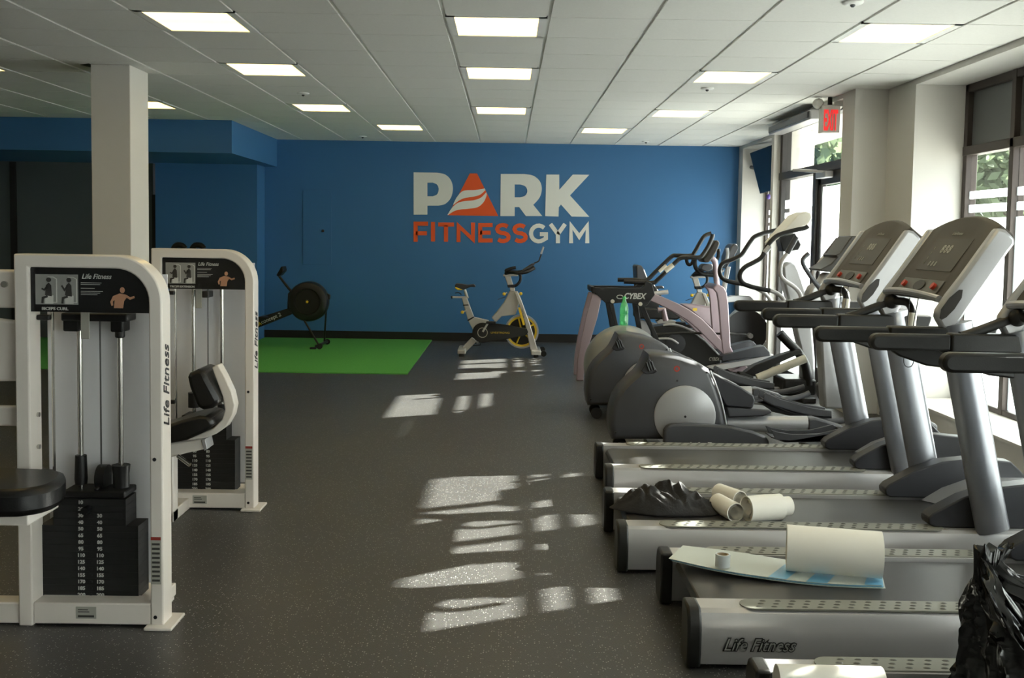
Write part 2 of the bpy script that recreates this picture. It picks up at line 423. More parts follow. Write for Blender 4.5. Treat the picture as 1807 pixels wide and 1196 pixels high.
def window(name, x, y0, y1, z0, z1, mull, ztr, clear, dark_top=False, fr='frame_bronze', w=.06, d=.09):
    """vertical mullions at mull, transom bar at ztr, frosted film below with thin clear slots"""
    g = G(); g.box((x, y0, z0), (x + d, y0 + w, z1)).box((x, y1 - w, z0), (x + d, y1, z1)).box((x, y0, z1 - w), (x + d, y1, z1)).box((x, y0, z0), (x + d, y1, z0 + w))
    for y in mull: g.box((x - .005, y - w / 2, z0), (x + d, y + w / 2, z1))
    if ztr: g.box((x - .005, y0, ztr), (x + d, y1, ztr + .07))
    o = struct(name, g, fr, bevel=.004)
    mull = sorted(mull); st = [y0 + w / 2] + list(mull) + [y1 - w / 2]
    for a, b in zip(st[:-1], st[1:]):
        a += w / 2; b -= w / 2; zt = ztr if ztr else z1 - w
        gg = G().box((x + .04, a, z0 + w), (x + .046, b, zt)); gg.build('glass_pane', 'glass', o, smooth=False)
        if ztr:
            gg = G().box((x + .04, a, ztr + .07), (x + .046, b, z1 - w)); p = gg.build('panel' if dark_top else 'glass_pane', 'opaque_panel' if dark_top else 'glass', o, smooth=False)
        zs = [z0 + w] + clear; f = G()
        prev = z0 + w
        for c0, c1 in clear:
            if c0 > prev: f.box((x + .036, a, prev), (x + .039, b, c0))
            prev = c1
        f.build('frosted_film', 'frosted_film', o, smooth=False)
    return o
CLEAR = [(1.66, 1.705), (1.765, 1.81), (1.87, 9)]
window('window_1', XWIN, 5.45, 8.215, .215, 2.70, [7.42, 6.72, 6.05], 2.15, CLEAR, dark_top=True)
window('window_2', XWIN, 2.2, 4.9, .215, 2.70, [4.2, 3.5, 2.85], 2.15, CLEAR, dark_top=True)
window('window_added', XWIN, -3.4, 1.6, .215, 2.70, [.9, .2, -.5, -1.2, -1.9, -2.6], 2.15, CLEAR, dark_top=True)  # extra window added out of view to light the machine fronts
window('window_3', 3.50, 12.3, 14.2, .215, 2.70, [13.75], 2.15, CLEAR, dark_top=True)  # unseen top panes made opaque to hold back the high sun
g = G().box((XR - .02, 5.46, .215), (XWIN, 8.21, .235)).box((XR - .02, 2.21, .215), (XWIN, 4.89, .235)).box((XR - .02, 12.31, .215), (3.50, 14.19, .235)); struct('trim_2', g, 'white_paint', smooth=False)

# glazed door with sidelight and transom
dx = 2.97
g = G(); w = .07
g.box((dx, 9.12, 0), (dx + .1, 9.20, 2.71)).box((dx, 11.36, 0), (dx + .1, 11.44, 2.71)).box((dx, 9.12, 2.64), (dx + .1, 11.44, 2.71))
g.box((dx - .01, 9.12, 2.12), (dx + .1, 11.44, 2.20)).box((dx - .005, 10.07, 0), (dx + .1, 10.17, 2.12)).box((dx, 10.17, 0), (dx + .1, 11.36, .10))
o = struct('window_4', g, 'frame_dark', bevel=.004)
G().box((dx + .05, 9.20, 2.20), (dx + .056, 11.36, 2.64)).build('glass_pane', 'glass', o, smooth=False)
G().box((dx + .05, 10.17, .10), (dx + .056, 11.36, 2.12)).build('glass_pane', 'glass', o, smooth=False)
f = G(); prev = .10
for c0, c1 in [(1.66, 1.705), (1.765, 1.81)]:
    f.box((dx + .046, 10.17, prev), (dx + .049, 11.36, c0)); prev = c1
f.box((dx + .046, 10.17, prev), (dx + .049, 11.36, 1.90))
f.build('frosted_film', 'frosted_film', o, smooth=False)
g = G().box((dx + .02, 9.20, .01), (dx + .07, 9.30, 2.12)).box((dx + .02, 9.97, .01), (dx + .07, 10.07, 2.12)).box((dx + .02, 9.20, 2.0), (dx + .07, 10.07, 2.12)).box((dx + .02, 9.20, .01), (dx + .07, 10.07, .25))
o = struct('door_1', g, 'frame_dark', bevel=.004)
G().box((dx + .04, 9.30, .25), (dx + .046, 9.97, 2.0)).build('glass_pane', 'glass', o, smooth=False)
G().box((dx + .034, 9.30, .25), (dx + .037, 9.97, 1.98)).build('frosted_film', 'frosted_film', o, smooth=False)
G().tube([(dx - .03, 9.25, 1.03), (dx - .06, 9.30, 1.03), (dx - .06, 9.97, 1.03), (dx - .03, 10.02, 1.03)], .015).build('push_bar', 'frame_dark', o)
g = G().box((dx - .075, 9.55, 2.05), (dx + .0, 9.85, 2.11)).tube([(dx - .04, 9.6, 2.1), (dx - .30, 9.8, 2.125), (dx - .02, 10.0, 2.14)], .012)
g.build('door_closer', 'silver_plastic', o, bevel=.006)

# turf
g = G().box((-6.5, 10.85, 0), (-1.03, 13.98, .012)).box((-3.35, 13.98, 0), (-1.03, YB - .02, .012))
t = g.build('turf_mat', 'turf', smooth=False); tag(t, 'bright green artificial turf strip laid along the blue wall', 'turf')

# ---- outdoors
g = G().box((3.6, -20, -.25), (120, 120, -.12)); struct('ground', g, 'asphalt', smooth=False)
g = G().box((3.05, 8.9, -.12), (5.2, 14, -.02)); struct('ground_pavement', g, 'concrete', smooth=False)
g = G().box((XR + .12, -5, 2.76), (4.14, 20, 2.95)); struct('ceiling_overhang', g, 'soffit', smooth=False)
def tree(x, y, h, r, label, seed):
    rnd = random.Random(seed)
    t = thing('tree', label, 'tree', (x, y, -.12), 'trees across the car park')
    G().tube([(x, y, -.12), (x + .1, y, h * .5), (x, y + .1, h * .75)], [.22, .16, .08], 8).build('trunk', 'trunk', t)
    g = G()
    for k in range(2400):
        u = Vector((rnd.gauss(0, 1), rnd.gauss(0, 1), rnd.gauss(0, 1))).normalized() * (r * rnd.uniform(.15, 1.08))
        c = Vector((x, y, h * .68)) + Vector((u.x, u.y, u.z * .8)); s = rnd.uniform(.18, .36)
        a = Vector((rnd.gauss(0, 1), rnd.gauss(0, 1), rnd.gauss(0, 1))).normalized(); b = a.cross(Vector((rnd.gauss(0, 1), rnd.gauss(0, 1), rnd.gauss(0, 1)))).normalized()
        g.add([c - a * s, c + b * s * .5, c + a * s, c - b * s * .5], [(0, 1, 2, 3)])
    g.build('foliage', 'leaves', t, smooth=False)
tree(8.0, 30, 5.6, 2.9, 'round green tree seen through the glass sidelight, left of the next', 1)
tree(11.5, 38, 5.2, 2.8, 'pale green tree behind the glass of the entrance', 2)
tree(18.0, 38, 5.6, 3.0, 'green tree seen through the tall window, left of its mullion', 3)
tree(21.0, 30, 5.8, 3.0, 'green tree seen through the tall window, right of its mullion', 4)
tree(10.0, 50, 5.4, 3.0, 'far tree showing in the narrow window by the blue wall', 5)

# ---- column
g = G().box((-3.25, 8.17, 0), (-2.945, 8.58, CEIL)); struct('wall_column', g, 'white_paint', bevel=.006)

# ---- ceiling lights
LNAMES = {(-2, 0): 'nearest of the lit ceiling panels left of the middle row', (-2, 3): 'lit ceiling panel second in the row left of the middle', (-2, 7): 'lit ceiling panel third in the row left of the middle, before the smoke detector',
 (-6, 3): 'lit ceiling panel cut by the left edge of the photo', (-5, 7): 'lit ceiling panel touching the right side of the white column', (-1, 10): 'small far lit ceiling panel left of the logo, nearest the blue wall',
 (1, 0): 'largest lit ceiling panel of the middle row', (1, 3): 'second lit ceiling panel of the middle row', (1, 7): 'farthest lit ceiling panel of the middle row, above the logo',
 (5, 0): 'large lit ceiling panel at top right, nearest the tall window', (4, 3): 'lit ceiling panel second in the right row', (4, 7): 'lit ceiling panel third in the right row', (3, 10): 'small far lit ceiling panel right of the logo'}
def ceiling_light(i, j, label):
    x = X0 + (i + .5) * P_; y = Y0 + (j + .5) * P_; z = CEIL
    t = thing('ceiling_light', label, 'ceiling light', (x, y, z), 'recessed ceiling lights')
    g = G(); h = P_ / 2 - .006
    g.box((x - h, y - h, z - .003), (x - h + .05, y + h, z + .010)).box((x + h - .05, y - h, z - .003), (x + h, y + h, z + .010))
    g.box((x - h, y - h, z - .003), (x + h, y - h + .02, z + .010)).box((x - h, y + h - .02, z - .003), (x + h, y + h, z + .010))
    g.build('frame', 'tee_white', t, smooth=False)
    G().box((x - h + .05, y - h + .02, z + .002), (x + h - .05, y + h - .02, z + .008)).build('diffuser', 'lamp', t, smooth=False)
for (i, j) in LIGHTS:
    ceiling_light(i, j, LNAMES.get((i, j), 'lit ceiling panel behind the camera, outside the photo'))
for px, py, lb in [(535, 164, 'small round ceiling sprinkler plate left of the column of middle lights'), (640, 240, 'small round ceiling plate above the blue wall, left of the logo'), (1248, 155, 'small round ceiling plate below the second right light'), (1140, 249, 'small round ceiling plate just before the blue wall, right of the logo'), (1505, 3, 'white round ceiling detector at the top edge, right side')]:
    r = ray(px, py); p = Vector((0, 0, HC)) + r * ((CEIL - HC) / r.z)
    t = thing('ceiling_detector', lb, 'detector', (p.x, p.y, CEIL), 'round ceiling plates')
    G().lathe([(.055, 0), (.055, -.008), (.045, -.014), (.03, -.016)], (p.x, p.y, CEIL)).build('cover', 'tee_white', t)
    G().lathe([(.012, -.014), (.014, -.022), (.006, -.030)], (p.x, p.y, CEIL)).build('sensor', 'grey_plastic', t)

# ================================================================== WALL LOGO
k = crop(700, 280, .19923)
def lp(x, y):
    p = k(x, y, YB - .004); return (p.x, p.z)
t = thing('wall_logo', 'large white and orange gym name lettering on the blue wall', 'sign', tuple(k(930, 430, YB)))
ya, yb = YB - .006, YB - .0005
def shape(outer, holes, mt, parent, y0=ya, y1=yb, name='letter'):
    cu = bpy.data.curves.new('c', 'CURVE'); cu.dimensions = '2D'; cu.fill_mode = 'BOTH'; cu.extrude = abs(y1 - y0) / 2
    for pl in [outer] + holes:
        sp = cu.splines.new('POLY'); sp.points.add(len(pl) - 1); sp.use_cyclic_u = True
        for i, p in enumerate(pl): sp.points[i].co = (p[0], p[1], 0, 1)
    ob = bpy.data.objects.new('c', cu); C.objects.link(ob); dg = bpy.context.evaluated_depsgraph_get()
    me = bpy.data.meshes.new_from_object(ob.evaluated_get(dg))
    g = G().add([(v.co.x, (y0 + y1) / 2 - v.co.z, v.co.y) for v in me.vertices], [tuple(p.vertices) for p in me.polygons])
    bpy.data.objects.remove(ob, do_unlink=True); bpy.data.curves.remove(cu)
    return g.build(name, mt, parent, smooth=False)
def sm(pts): return [lp(*p) for p in pts]
def smc(pts, n=4): return [(v.x, v.z) for v in catmull([Vector((lp(*p)[0], 0, lp(*p)[1])) for p in pts], n)]
P1 = sm([(150, 120)]) + smc([(360, 124), (430, 140), (480, 190), (498, 265), (480, 345), (430, 400), (370, 415)]) + sm([(272, 415), (272, 495), (150, 495)])
shape(P1, [sm([(272, 212)]) + smc([(320, 212), (358, 230), (372, 270), (358, 315), (320, 332)]) + sm([(272, 332)])], 'logo_white', t)
tri = shape(sm([(648, 130), (712, 130), (900, 508), (455, 500)]), [], 'logo_orange', t)
sw1 = smc([(500, 404), (530, 345), (570, 297), (610, 280), (700, 277), (780, 262)]) + smc([(786, 278), (740, 318), (680, 336), (600, 349), (550, 372), (504, 408)])
sw2 = smc([(450, 497), (490, 435), (540, 392), (600, 376), (680, 368), (745, 345), (794, 296)]) + smc([(798, 318), (778, 372), (740, 415), (700, 434), (620, 445), (560, 450), (505, 466), (455, 499)])
shape(sw1, [], 'logo_white', tri, ya - .003, ya + .001, 'swoosh'); shape(sw2, [], 'logo_white', tri, ya - .003, ya + .001, 'swoosh')
shape(sm([(922, 135)]) + smc([(1130, 135), (1210, 150), (1268, 200), (1285, 270), (1265, 345), (1210, 408)]) + sm([(1290, 508), (1145, 508), (1085, 428), (1045, 428), (1045, 508), (918, 508)]),
      [sm([(1045, 228)]) + smc([(1095, 228), (1140, 245), (1157, 285), (1140, 325), (1095, 342)]) + sm([(1045, 342)])], 'logo_white', t)
shape(sm([(1325, 140), (1440, 140), (1440, 275), (1560, 140), (1706, 142), (1535, 325), (1706, 514), (1550, 512), (1455, 405), (1436, 430), (1433, 512), (1315, 508)]), [], 'logo_white', t)
SW = 36 * .19923 / 127.3
def letters(strokes, mt):
    for L_ in strokes:
        g = G()
        for st in L_: g.stroke([lp(*p) for p in st], SW, ya, yb)
        g.build('letter', mt, t, smooth=False)
def sarc(x0, x1, y0, y1):
    cx = (x0 + x1) / 2; w = (x1 - x0) / 2; h = (y1 - y0) / 4
    pts = [(cx + w * math.cos(math.radians(a)), y0 + h + h * -math.sin(math.radians(a))) for a in (35, 60, 90, 120, 150, 180, 215, 250)]
    pts += [(cx + w * math.cos(math.radians(a)), y0 + 3 * h + h * -math.sin(math.radians(a))) for a in (70, 40, 10, -20, -50, -80, -110, -145)]
    return pts
letters([[[(168, 735), (168, 575), (278, 575)], [(168, 660), (268, 660)]], [[(322, 560), (322, 733)]], [[(368, 582), (508, 582)], [(437, 590), (437, 735)]],
         [[(548, 738), (548, 595), (676, 715), (676, 565)]], [[(850, 587), (740, 587), (740, 724), (850, 724)], [(740, 655), (833, 655)]],
         [sarc(890, 992, 587, 730)], [sarc(1043, 1143, 590, 730)]], 'logo_orange')
Gc = [(1258 + 68 * math.cos(math.radians(a)), 662 - 70 * math.sin(math.radians(a))) for a in range(45, 325, 20)]
letters([[Gc + [(1322, 705), (1322, 668), (1268, 668)]], [[(1362, 578), (1428, 668), (1428, 748)], [(1428, 668), (1492, 578)]], [[(1545, 748), (1545, 590), (1617, 690), (1688, 590), (1688, 748)]]], 'logo_white')

# wall hatch
t = thing('wall_hatch', 'flat blue painted access panel with small latch on the blue wall', 'access panel', (-2.63, YB, 1.03))
G().box((-2.83, YB - .012, 1.03), (-2.434, YB, 2.06)).build('panel', 'blue_paint', t, bevel=.004)
G().cyl((-2.55, YB - .03, 1.5), (-2.55, YB - .01, 1.5), .018).build('latch', 'black_trim', t)

# TV, exit sign, air curtain
t = thing('wall_television', 'dark flat screen television tilted on the wall beside the narrow window', 'television', tuple(at(1345, 300, 13.4)))
a, b, c, d = at(1323, 270, 13.7), at(1361, 256, 13.1), at(1365, 335, 12.95), at(1341, 342, 13.5)
nx = (b - a).cross(d - a).normalized()
if nx.x > 0: nx = -nx
scr = [a, b, c, d]; th = nx * -.06
G().add(scr + [p + th for p in scr], [(0, 1, 2, 3), (7, 6, 5, 4), (0, 4, 5, 1), (1, 5, 6, 2), (2, 6, 7, 3), (3, 7, 4, 0)]).build('screen', 'tv_screen', t, bevel=.004)
mid = (a + b + c + d) / 4
o = G().ball((0, 0, 0), .028, 14, 10, (1, 1, 1.2)); p_ = at(1356, 347, 13.2); o.v = [v + p_ for v in o.v]; h_ = thing('hanging_ornament', 'small purple and white ornament dangling below the wall television', 'ornament', tuple(p_)); o.build('bauble', 'purple', h_); G().cyl(p_, p_ + Vector((0, 0, .08)), .003, n=6).build('string', 'sign_white', h_)
G().tube([mid + th, Vector((mid.x + .05, 14.2, mid.z + .1))], .025).build('bracket', 'black_plastic', t)
t = thing('exit_sign', 'white emergency exit sign with red letters hanging below the ceiling by the door', 'exit sign', tuple(at(1465, 205, 9.3)))
p0, p1 = at(1449, 190, 9.35), at(1470, 235, 9.35)
ex0, ex1, ez0, ez1 = p0.x - .0, p0.x + .16, p1.z, p0.z + .02
G().box((ex0, 9.30, ez0), (ex1 + .0, 9.42, ez1)).build('housing', 'sign_white', t, bevel=.006)
EXG = G().text('EXIT', .25, (ex0 + .010, 9.298, ez0 + .025), sx=.245, bold=.006, ext=.002); EXG.build('letters', 'exit_red', t, smooth=False)
G().cyl(((ex0 + ex1) / 2, 9.36, ez1), ((ex0 + ex1) / 2, 9.36, CEIL), .02).build('mount', 'black_plastic', t)
for dxx in (-.02, .17):
    G().lathe([(.028, -.03), (.045, .0), (.045, .035), (.02, .045)], (ex0 + dxx, 9.36, ez1 + .02), 'y').build('lamp_head', 'sign_white', t)
t = thing('air_curtain', 'long grey and white bar unit mounted over the entrance transom', 'air curtain', (2.93, 10.2, 2.66))
G().box((2.80, 9.75, 2.60), (2.95, 11.3, 2.69)).build('body', 'silver_light', t, bevel=.01)
G().box((2.785, 9.8, 2.615), (2.80, 11.25, 2.675)).build('grille', 'grey_plastic', t, bevel=.003)
#PART2

# ================================================================== SELECTORIZED MACHINES
def tower(x, y, label, title, name):
    t = thing(name, label, 'weight machine', (x, y, 0))
    X = lambda u: x + u
    # bent flat tube frame with rounded top corner
    out = [(X(0), 0), (X(0), 1.375)] + arc(X(.365), 1.205, .17, 90, 0, 10) + [(X(.535), 0)]
    inn = [(X(.487), 0)] + arc(X(.365), 1.205, .122, 0, 90, 10) + [(X(.052), 1.328), (X(.052), 0)]
    G().prism(out + inn, y, y + .10).build('frame', 'machine_white', t, bevel=.006)
    g = G().box((X(.052), y + .005, .008), (X(.487), y + .10, .088)).box((X(.052), y + .12, .02), (X(.487), y + .30, .07)).box((X(.052), y + .10, .0), (X(.10), y + .30, .06)).box((X(.43), y + .10, .0), (X(.48), y + .30, .06))
    g.build('base_beam', 'machine_white', t, bevel=.005)
    G().box((X(.472), y - .035, 0), (X(.575), y + .13, .012)).build('foot_plate', 'machine_white', t, bevel=.004)
    # script lettering up the outer side of the post
    g = G().text('Life Fitness', .085, (X(.5362), y + .072, .74), ax=(0, 0, 1), ay=(0, -1, 0), shear=.35, bold=.0006, sx=.80)
    g.build('side_lettering', 'black_trim', t, smooth=False)
    # instruction placard
    pl = [(X(.052), 1.165), (X(.487), 1.165), (X(.487), 1.205)] + arc(X(.365), 1.205, .122, 0, 90, 8) + [(X(.052), 1.328)]
    p = G().prism(pl, y + .02, y + .026).build('placard', 'black_plastic', t, smooth=False)
    yy = y + .0185; q = G()
    q.box((X(.07), yy, 1.192), (X(.225), yy + .001, 1.302)); q.mat(1)
    for u in (.085, .158):
        q.prism([(X(u + .02), 1.195), (X(u + .05), 1.195), (X(u + .05), 1.225), (X(u + .02), 1.225)], yy - .001, yy)            # seat
        q.stroke([(X(u + .045), 1.2), (X(u + .062), 1.2), (X(u + .062), 1.285), (X(u + .05), 1.292), (X(u + .03), 1.292)], .003, yy - .0012, yy)
    q.mat(2)
    for u, arm in ((.085, .0), (.158, .012)):
        q.prism([(X(u + .02), 1.225), (X(u + .045), 1.222), (X(u + .043), 1.262), (X(u + .034), 1.272), (X(u + .024), 1.262)], yy - .0014, yy)
        q.prism(arc(X(u + .034), 1.282, .009, 0, 340, 8), yy - .0014, yy)
        q.stroke([(X(u + .030), 1.262), (X(u + .018), 1.245), (X(u + .008), 1.250 + arm)], .006, yy - .0014, yy)
        q.stroke([(X(u + .030), 1.222), (X(u + .012), 1.216), (X(u + .010), 1.196)], .008, yy - .0014, yy)
    q.build('photo_print', ['grey_print', 'white_print', 'dark_print'], p, smooth=False)
    q = G()
    q.text('Life Fitness', .026, (X(.238), yy, 1.288), shear=.3, bold=.0002, sx=.92).build('printed_lettering', 'white_print', p, smooth=False); q = G().text(title, .0145, (X(.092), yy, 1.172), bold=.0004, sx=1.15 if len(title) < 14 else .95).build('printed_title', 'white_print', p, smooth=False); q = G()
    for i, (a, b) in enumerate([(1.272, .075), (1.266, .07), (1.252, .05), (1.241, .08), (1.235, .07), (1.229, .06)]):
        q.box((X(.235), yy, a), (X(.235 + b), yy + .001, a + .0018))
    q.build('printed_text', 'white_print', p, smooth=False)
    q = G().prism([(X(.355), 1.182), (X(.388), 1.182), (X(.392), 1.208), (X(.402), 1.222), (X(.398), 1.232), (X(.376), 1.236), (X(.352), 1.226), (X(.342), 1.205), (X(.346), 1.19), (X(.352), 1.192), (X(.351), 1.206), (X(.358), 1.212)], yy - .001, yy)
    q.prism(arc(X(.386), 1.248, .009, 0, 340, 10, .011), yy - .0012, yy).stroke([(X(.398), 1.228), (X(.414), 1.218), (X(.43), 1.224)], .008, yy - .001, yy)
    q.build('printed_torso', 'skin_print', p, smooth=False)
    # frosted rear shield
    G().box((X(.03), y + .205, .10), (X(.488), y + .211, 1.30)).build('rear_shield', 'shroud_grey', t, smooth=False)
    # guide rods, cable, top bracket
    G().cyl((X(.175), y + .15, .40), (X(.175), y + .15, 1.20), .0105, n=14).build('guide_rod', 'chrome', t)
    G().cyl((X(.327), y + .15, .40), (X(.327), y + .15, 1.20), .0105, n=14).build('guide_rod', 'chrome', t)
    G().cyl((X(.252), y + .15, .52), (X(.252), y + .15, 1.20), .0032, n=8).build('cable', 'steel_wire', t)
    G().box((X(.205), y + .085, 1.06), (X(.238), y + .09, 1.165)).build('hanger_bracket', 'label_paper', t, bevel=.004)
    for (u, z) in ((.075, .78), (.075, .66)):
        G().cyl((X(u - .02), y + .055, z), (X(u - .012), y + .055, z), .009, n=10).build('bolt', 'chrome', t)
    for z in (1.14, .56):
        G().box((X(.052), y + .06, z - .010), (X(.10), y + .085, z + .010)).build('clamp', 'black_plastic', t, bevel=.005)
    G().cyl((X(.095), y + .10, .30), (X(.095), y + .10, 1.16), .006, n=8).build('side_rod', 'chrome', t)
    for u, z in ((.505, .63), (.505, .04)):
        G().cyl((X(u), y - .002, z), (X(u), y + .004, z), .007, n=10).build('bolt_hole', 'black_plastic', t)
    q = G().box((X(.49), y - .0015, .165), (X(.527), y - .0005, .34)); q.mat(1).box((X(.49), y - .002, .33), (X(.527), y - .001, .342)); q.mat(2)
    for i in range(9): q.box((X(.494), y - .002, .175 + i * .017), (X(.523), y - .001, .183 + i * .017))
    q.build('warning_label', ['label_paper', 'red_print', 'dark_print'], t, smooth=False)
    q = G().box((X(.21), y + .0035, .03), (X(.285), y + .0045, .075)); q.mat(1).box((X(.218), y + .003, .035), (X(.277), y + .004, .043)).box((X(.218), y + .003, .054), (X(.26), y + .004, .057)).box((X(.218), y + .003, .062), (X(.255), y + .004, .065))
    q.build('rating_label', ['label_paper', 'dark_print'], t, smooth=False)
    # weight stack: top carrier and 15 plates
    ws = [10, 20, 30, 40, 50, 65, 80, 95, 110, 125, 140, 155, 170, 185, 200]
    st = G().box((X(.13), y + .08, .463), (X(.365), y + .21, .487))
    st.box((X(.245), y + .09, .487), (X(.262), y + .2, .50)); st.build('stack_head', 'black_plastic', t, bevel=.005)
    top, ph = .457, .0247
    for i, wv in enumerate(ws):
        z1 = top - i * (ph + .0006); z0 = z1 - ph
        a, b = (.094, .366) if i < 4 else (.045, .412)
        q = G().box((X(a), y + .088, z0), (X(b), y + .20, z1)); q.mat(1)
        q.text(str(wv), .0185, (X(.197), y + .0875, z0 + .006), bold=.0006, align='CENTER', sx=1.05)
        if i > 1: q.text(str(wv), .0185, (X(.268), y + .0875, z0 + .006), bold=.0006, align='CENTER', sx=1.05)
        q.mat(0).cyl((X(.233), y + .086, z0 + .012), (X(.233), y + .089, z0 + .012), .006, n=8)
        q.build('weight_plate', ['black_iron', 'white_print'], t, smooth=False)
    G().cyl((X(.225), y + .05, .42), (X(.225), y + .09, .42), .014, n=12).build('selector_pin', 'black_plastic', t)
    q = G().box((X(.16), y + .08, .068), (X(.34), y + .2, .085)); q.build('stack_cushion', 'rubber', t, bevel=.004)
    return t, X
t, X = tower(-1.785, 3.77, 'nearest white weight machine with biceps curl placard and full black stack', 'BICEPS CURL', 'weight_machine')
y = 3.77
# raised sleeves of this machine
G().lathe([(.022, 0), (.024, .02), (.021, .11)], (X(.175), y + .15, .50)).build('sleeve', 'black_plastic', t)
G().lathe([(.030, 0), (.030, .05), (.034, .085)], (X(.327), y + .15, .49)).build('sleeve', 'black_plastic', t)
G().lathe([(.012, 0), (.008, .03), (.006, .06)], (X(.252), y + .15, .49)).build('cable_socket', 'chrome', t)
G().cyl((X(.235), y + .17, .52), (X(.27), y + .17, .52), .05, n=24).build('pulley', 'black_plastic', t)
g = G().box((X(.125), y + .10, 1.125), (X(.372), y + .2, 1.155)).box((X(.128), y + .11, 1.085), (X(.187), y + .19, 1.13)).box((X(.305), y + .11, 1.085), (X(.352), y + .19, 1.13)).cyl((X(.327), y + .15, 1.06), (X(.327), y + .15, 1.09), .018)
g.build('upper_bumper', 'black_plastic', t, bevel=.006)
# side structure running out of the picture
g = G().box((X(-.62), y + .04, 1.175), (X(.0), y + .085, 1.315)); g.build('pivot_plate', 'machine_white', t, bevel=.01)
g = G().prism([(X(-.62), 1.135), (X(-.09), 1.135), (X(.0), 1.125), (X(.0), .905), (X(-.2), .90), (X(-.62), .90)], y + .04, y + .085); g.build('arm_plate', 'machine_white', t, bevel=.01)
G().box((X(-.62), y + .05, .735), (X(.0), y + .085, .81)).build('cross_bar', 'machine_white', t, bevel=.01)
G().box((X(-.8), y + .01, .005), (X(.0), y + .09, .085)).build('base_extension', 'machine_white', t, bevel=.006)
G().cyl((X(-.05), y + .03, 1.262), (X(-.05), y + .042, 1.262), .012, n=12).build('bolt', 'chrome', t)
pd = G()
pts = [(-2.10, 3.40), (-1.68, 3.40), (-1.58, 3.43), (-1.535, 3.50), (-1.545, 3.62), (-1.60, 3.72), (-1.75, 3.75), (-2.10, 3.75)]
pd.prismz(catmull([Vector((a, b, 0)) for a, b in pts], 3, True), .505, .60)
R_ = Matrix.Rotation(math.radians(0), 3, 'X')
pd.build('seat_pad', 'black_vinyl', t, bevel=.024)
G().box((-2.10, 3.46, .465), (-1.60, 3.70, .505)).box((-1.95, 3.52, 0), (-1.87, 3.62, .47)).build('seat_bracket', 'machine_white', t, bevel=.006)

t, X = tower(-1.852, 5.42, 'white weight machine with triceps extension placard, standing behind the nearest one', 'TRICEPS EXTENSION', 'weight_machine')
y = 5.42
G().lathe([(.03, 0), (.03, .08)], (X(.175), y + .15, .52)).build('sleeve', 'black_plastic', t)
G().lathe([(.024, 0), (.024, .04)], (X(.327), y + .15, .50)).build('sleeve', 'black_plastic', t)
G().box((X(.235), y + .10, 1.115), (X(.27), y + .19, 1.15)).build('cable_guide', 'steel_wire', t, bevel=.004)
K = crop(260, 620, .2508); yp = 5.2
w = lambda a, b, Y=yp: (lambda p: (p.x, p.z))(K(a, b, Y))
seat = [w(60, 520), w(160, 500), w(300, 450), (w(420, 420)), w(480, 425), w(512, 460), w(505, 500), w(440, 540), w(330, 590), w(160, 620), w(60, 630)]
o = G().prism(seat, 5.06, 5.34).build('seat_pad', 'black_vinyl', t, bevel=.02)
back = [w(330, 160), w(345, 130), w(400, 105), w(440, 110), w(470, 170), w(545, 310), w(548, 340), w(500, 375), w(440, 385), w(400, 370), w(345, 230)]
G().prism(back, 5.08, 5.32).build('back_pad', 'black_vinyl', t, bevel=.02)
arm = [w(470, 105), w(512, 85), w(560, 170), w(610, 280), w(630, 370), w(615, 440), w(570, 520), w(500, 570), w(420, 600), w(60, 650), w(60, 635), w(330, 592), w(470, 535), w(540, 470), w(560, 400), w(545, 310), w(500, 190)]
G().prism(arm, 5.16, 5.24).build('support_arm', 'machine_white', t, bevel=.006)
G().prism([w(60, 650), w(400, 605), w(440, 670), w(300, 700), w(60, 765)], 5.15, 5.25).box((w(100, 700)[0], 5.16, 0), (w(100, 700)[0] + .07, 5.24, w(100, 700)[1])).box((w(100, 700)[0], 5.16, 0), (w(100, 700)[0] + .07, 5.46, .06)).build('seat_post', 'machine_white', t, bevel=.006)
G().prism([w(400, 608), w(430, 600), w(445, 670), (w(425, 682))], 5.14, 5.26).build('end_cap', 'silver_light', t, bevel=.003)
a, b = K(215, 735, 5.13), K(300, 798, 5.10)
G().tube([a, b], .010).build('adjust_lever', 'chrome', t)

def TR(K, pts, Y): return [(lambda p: (p.x, p.z))(K(a, b, Y)) for a, b in pts]
def T3(K, pts, Y): return [K(a, b, Y) for a, b in pts]
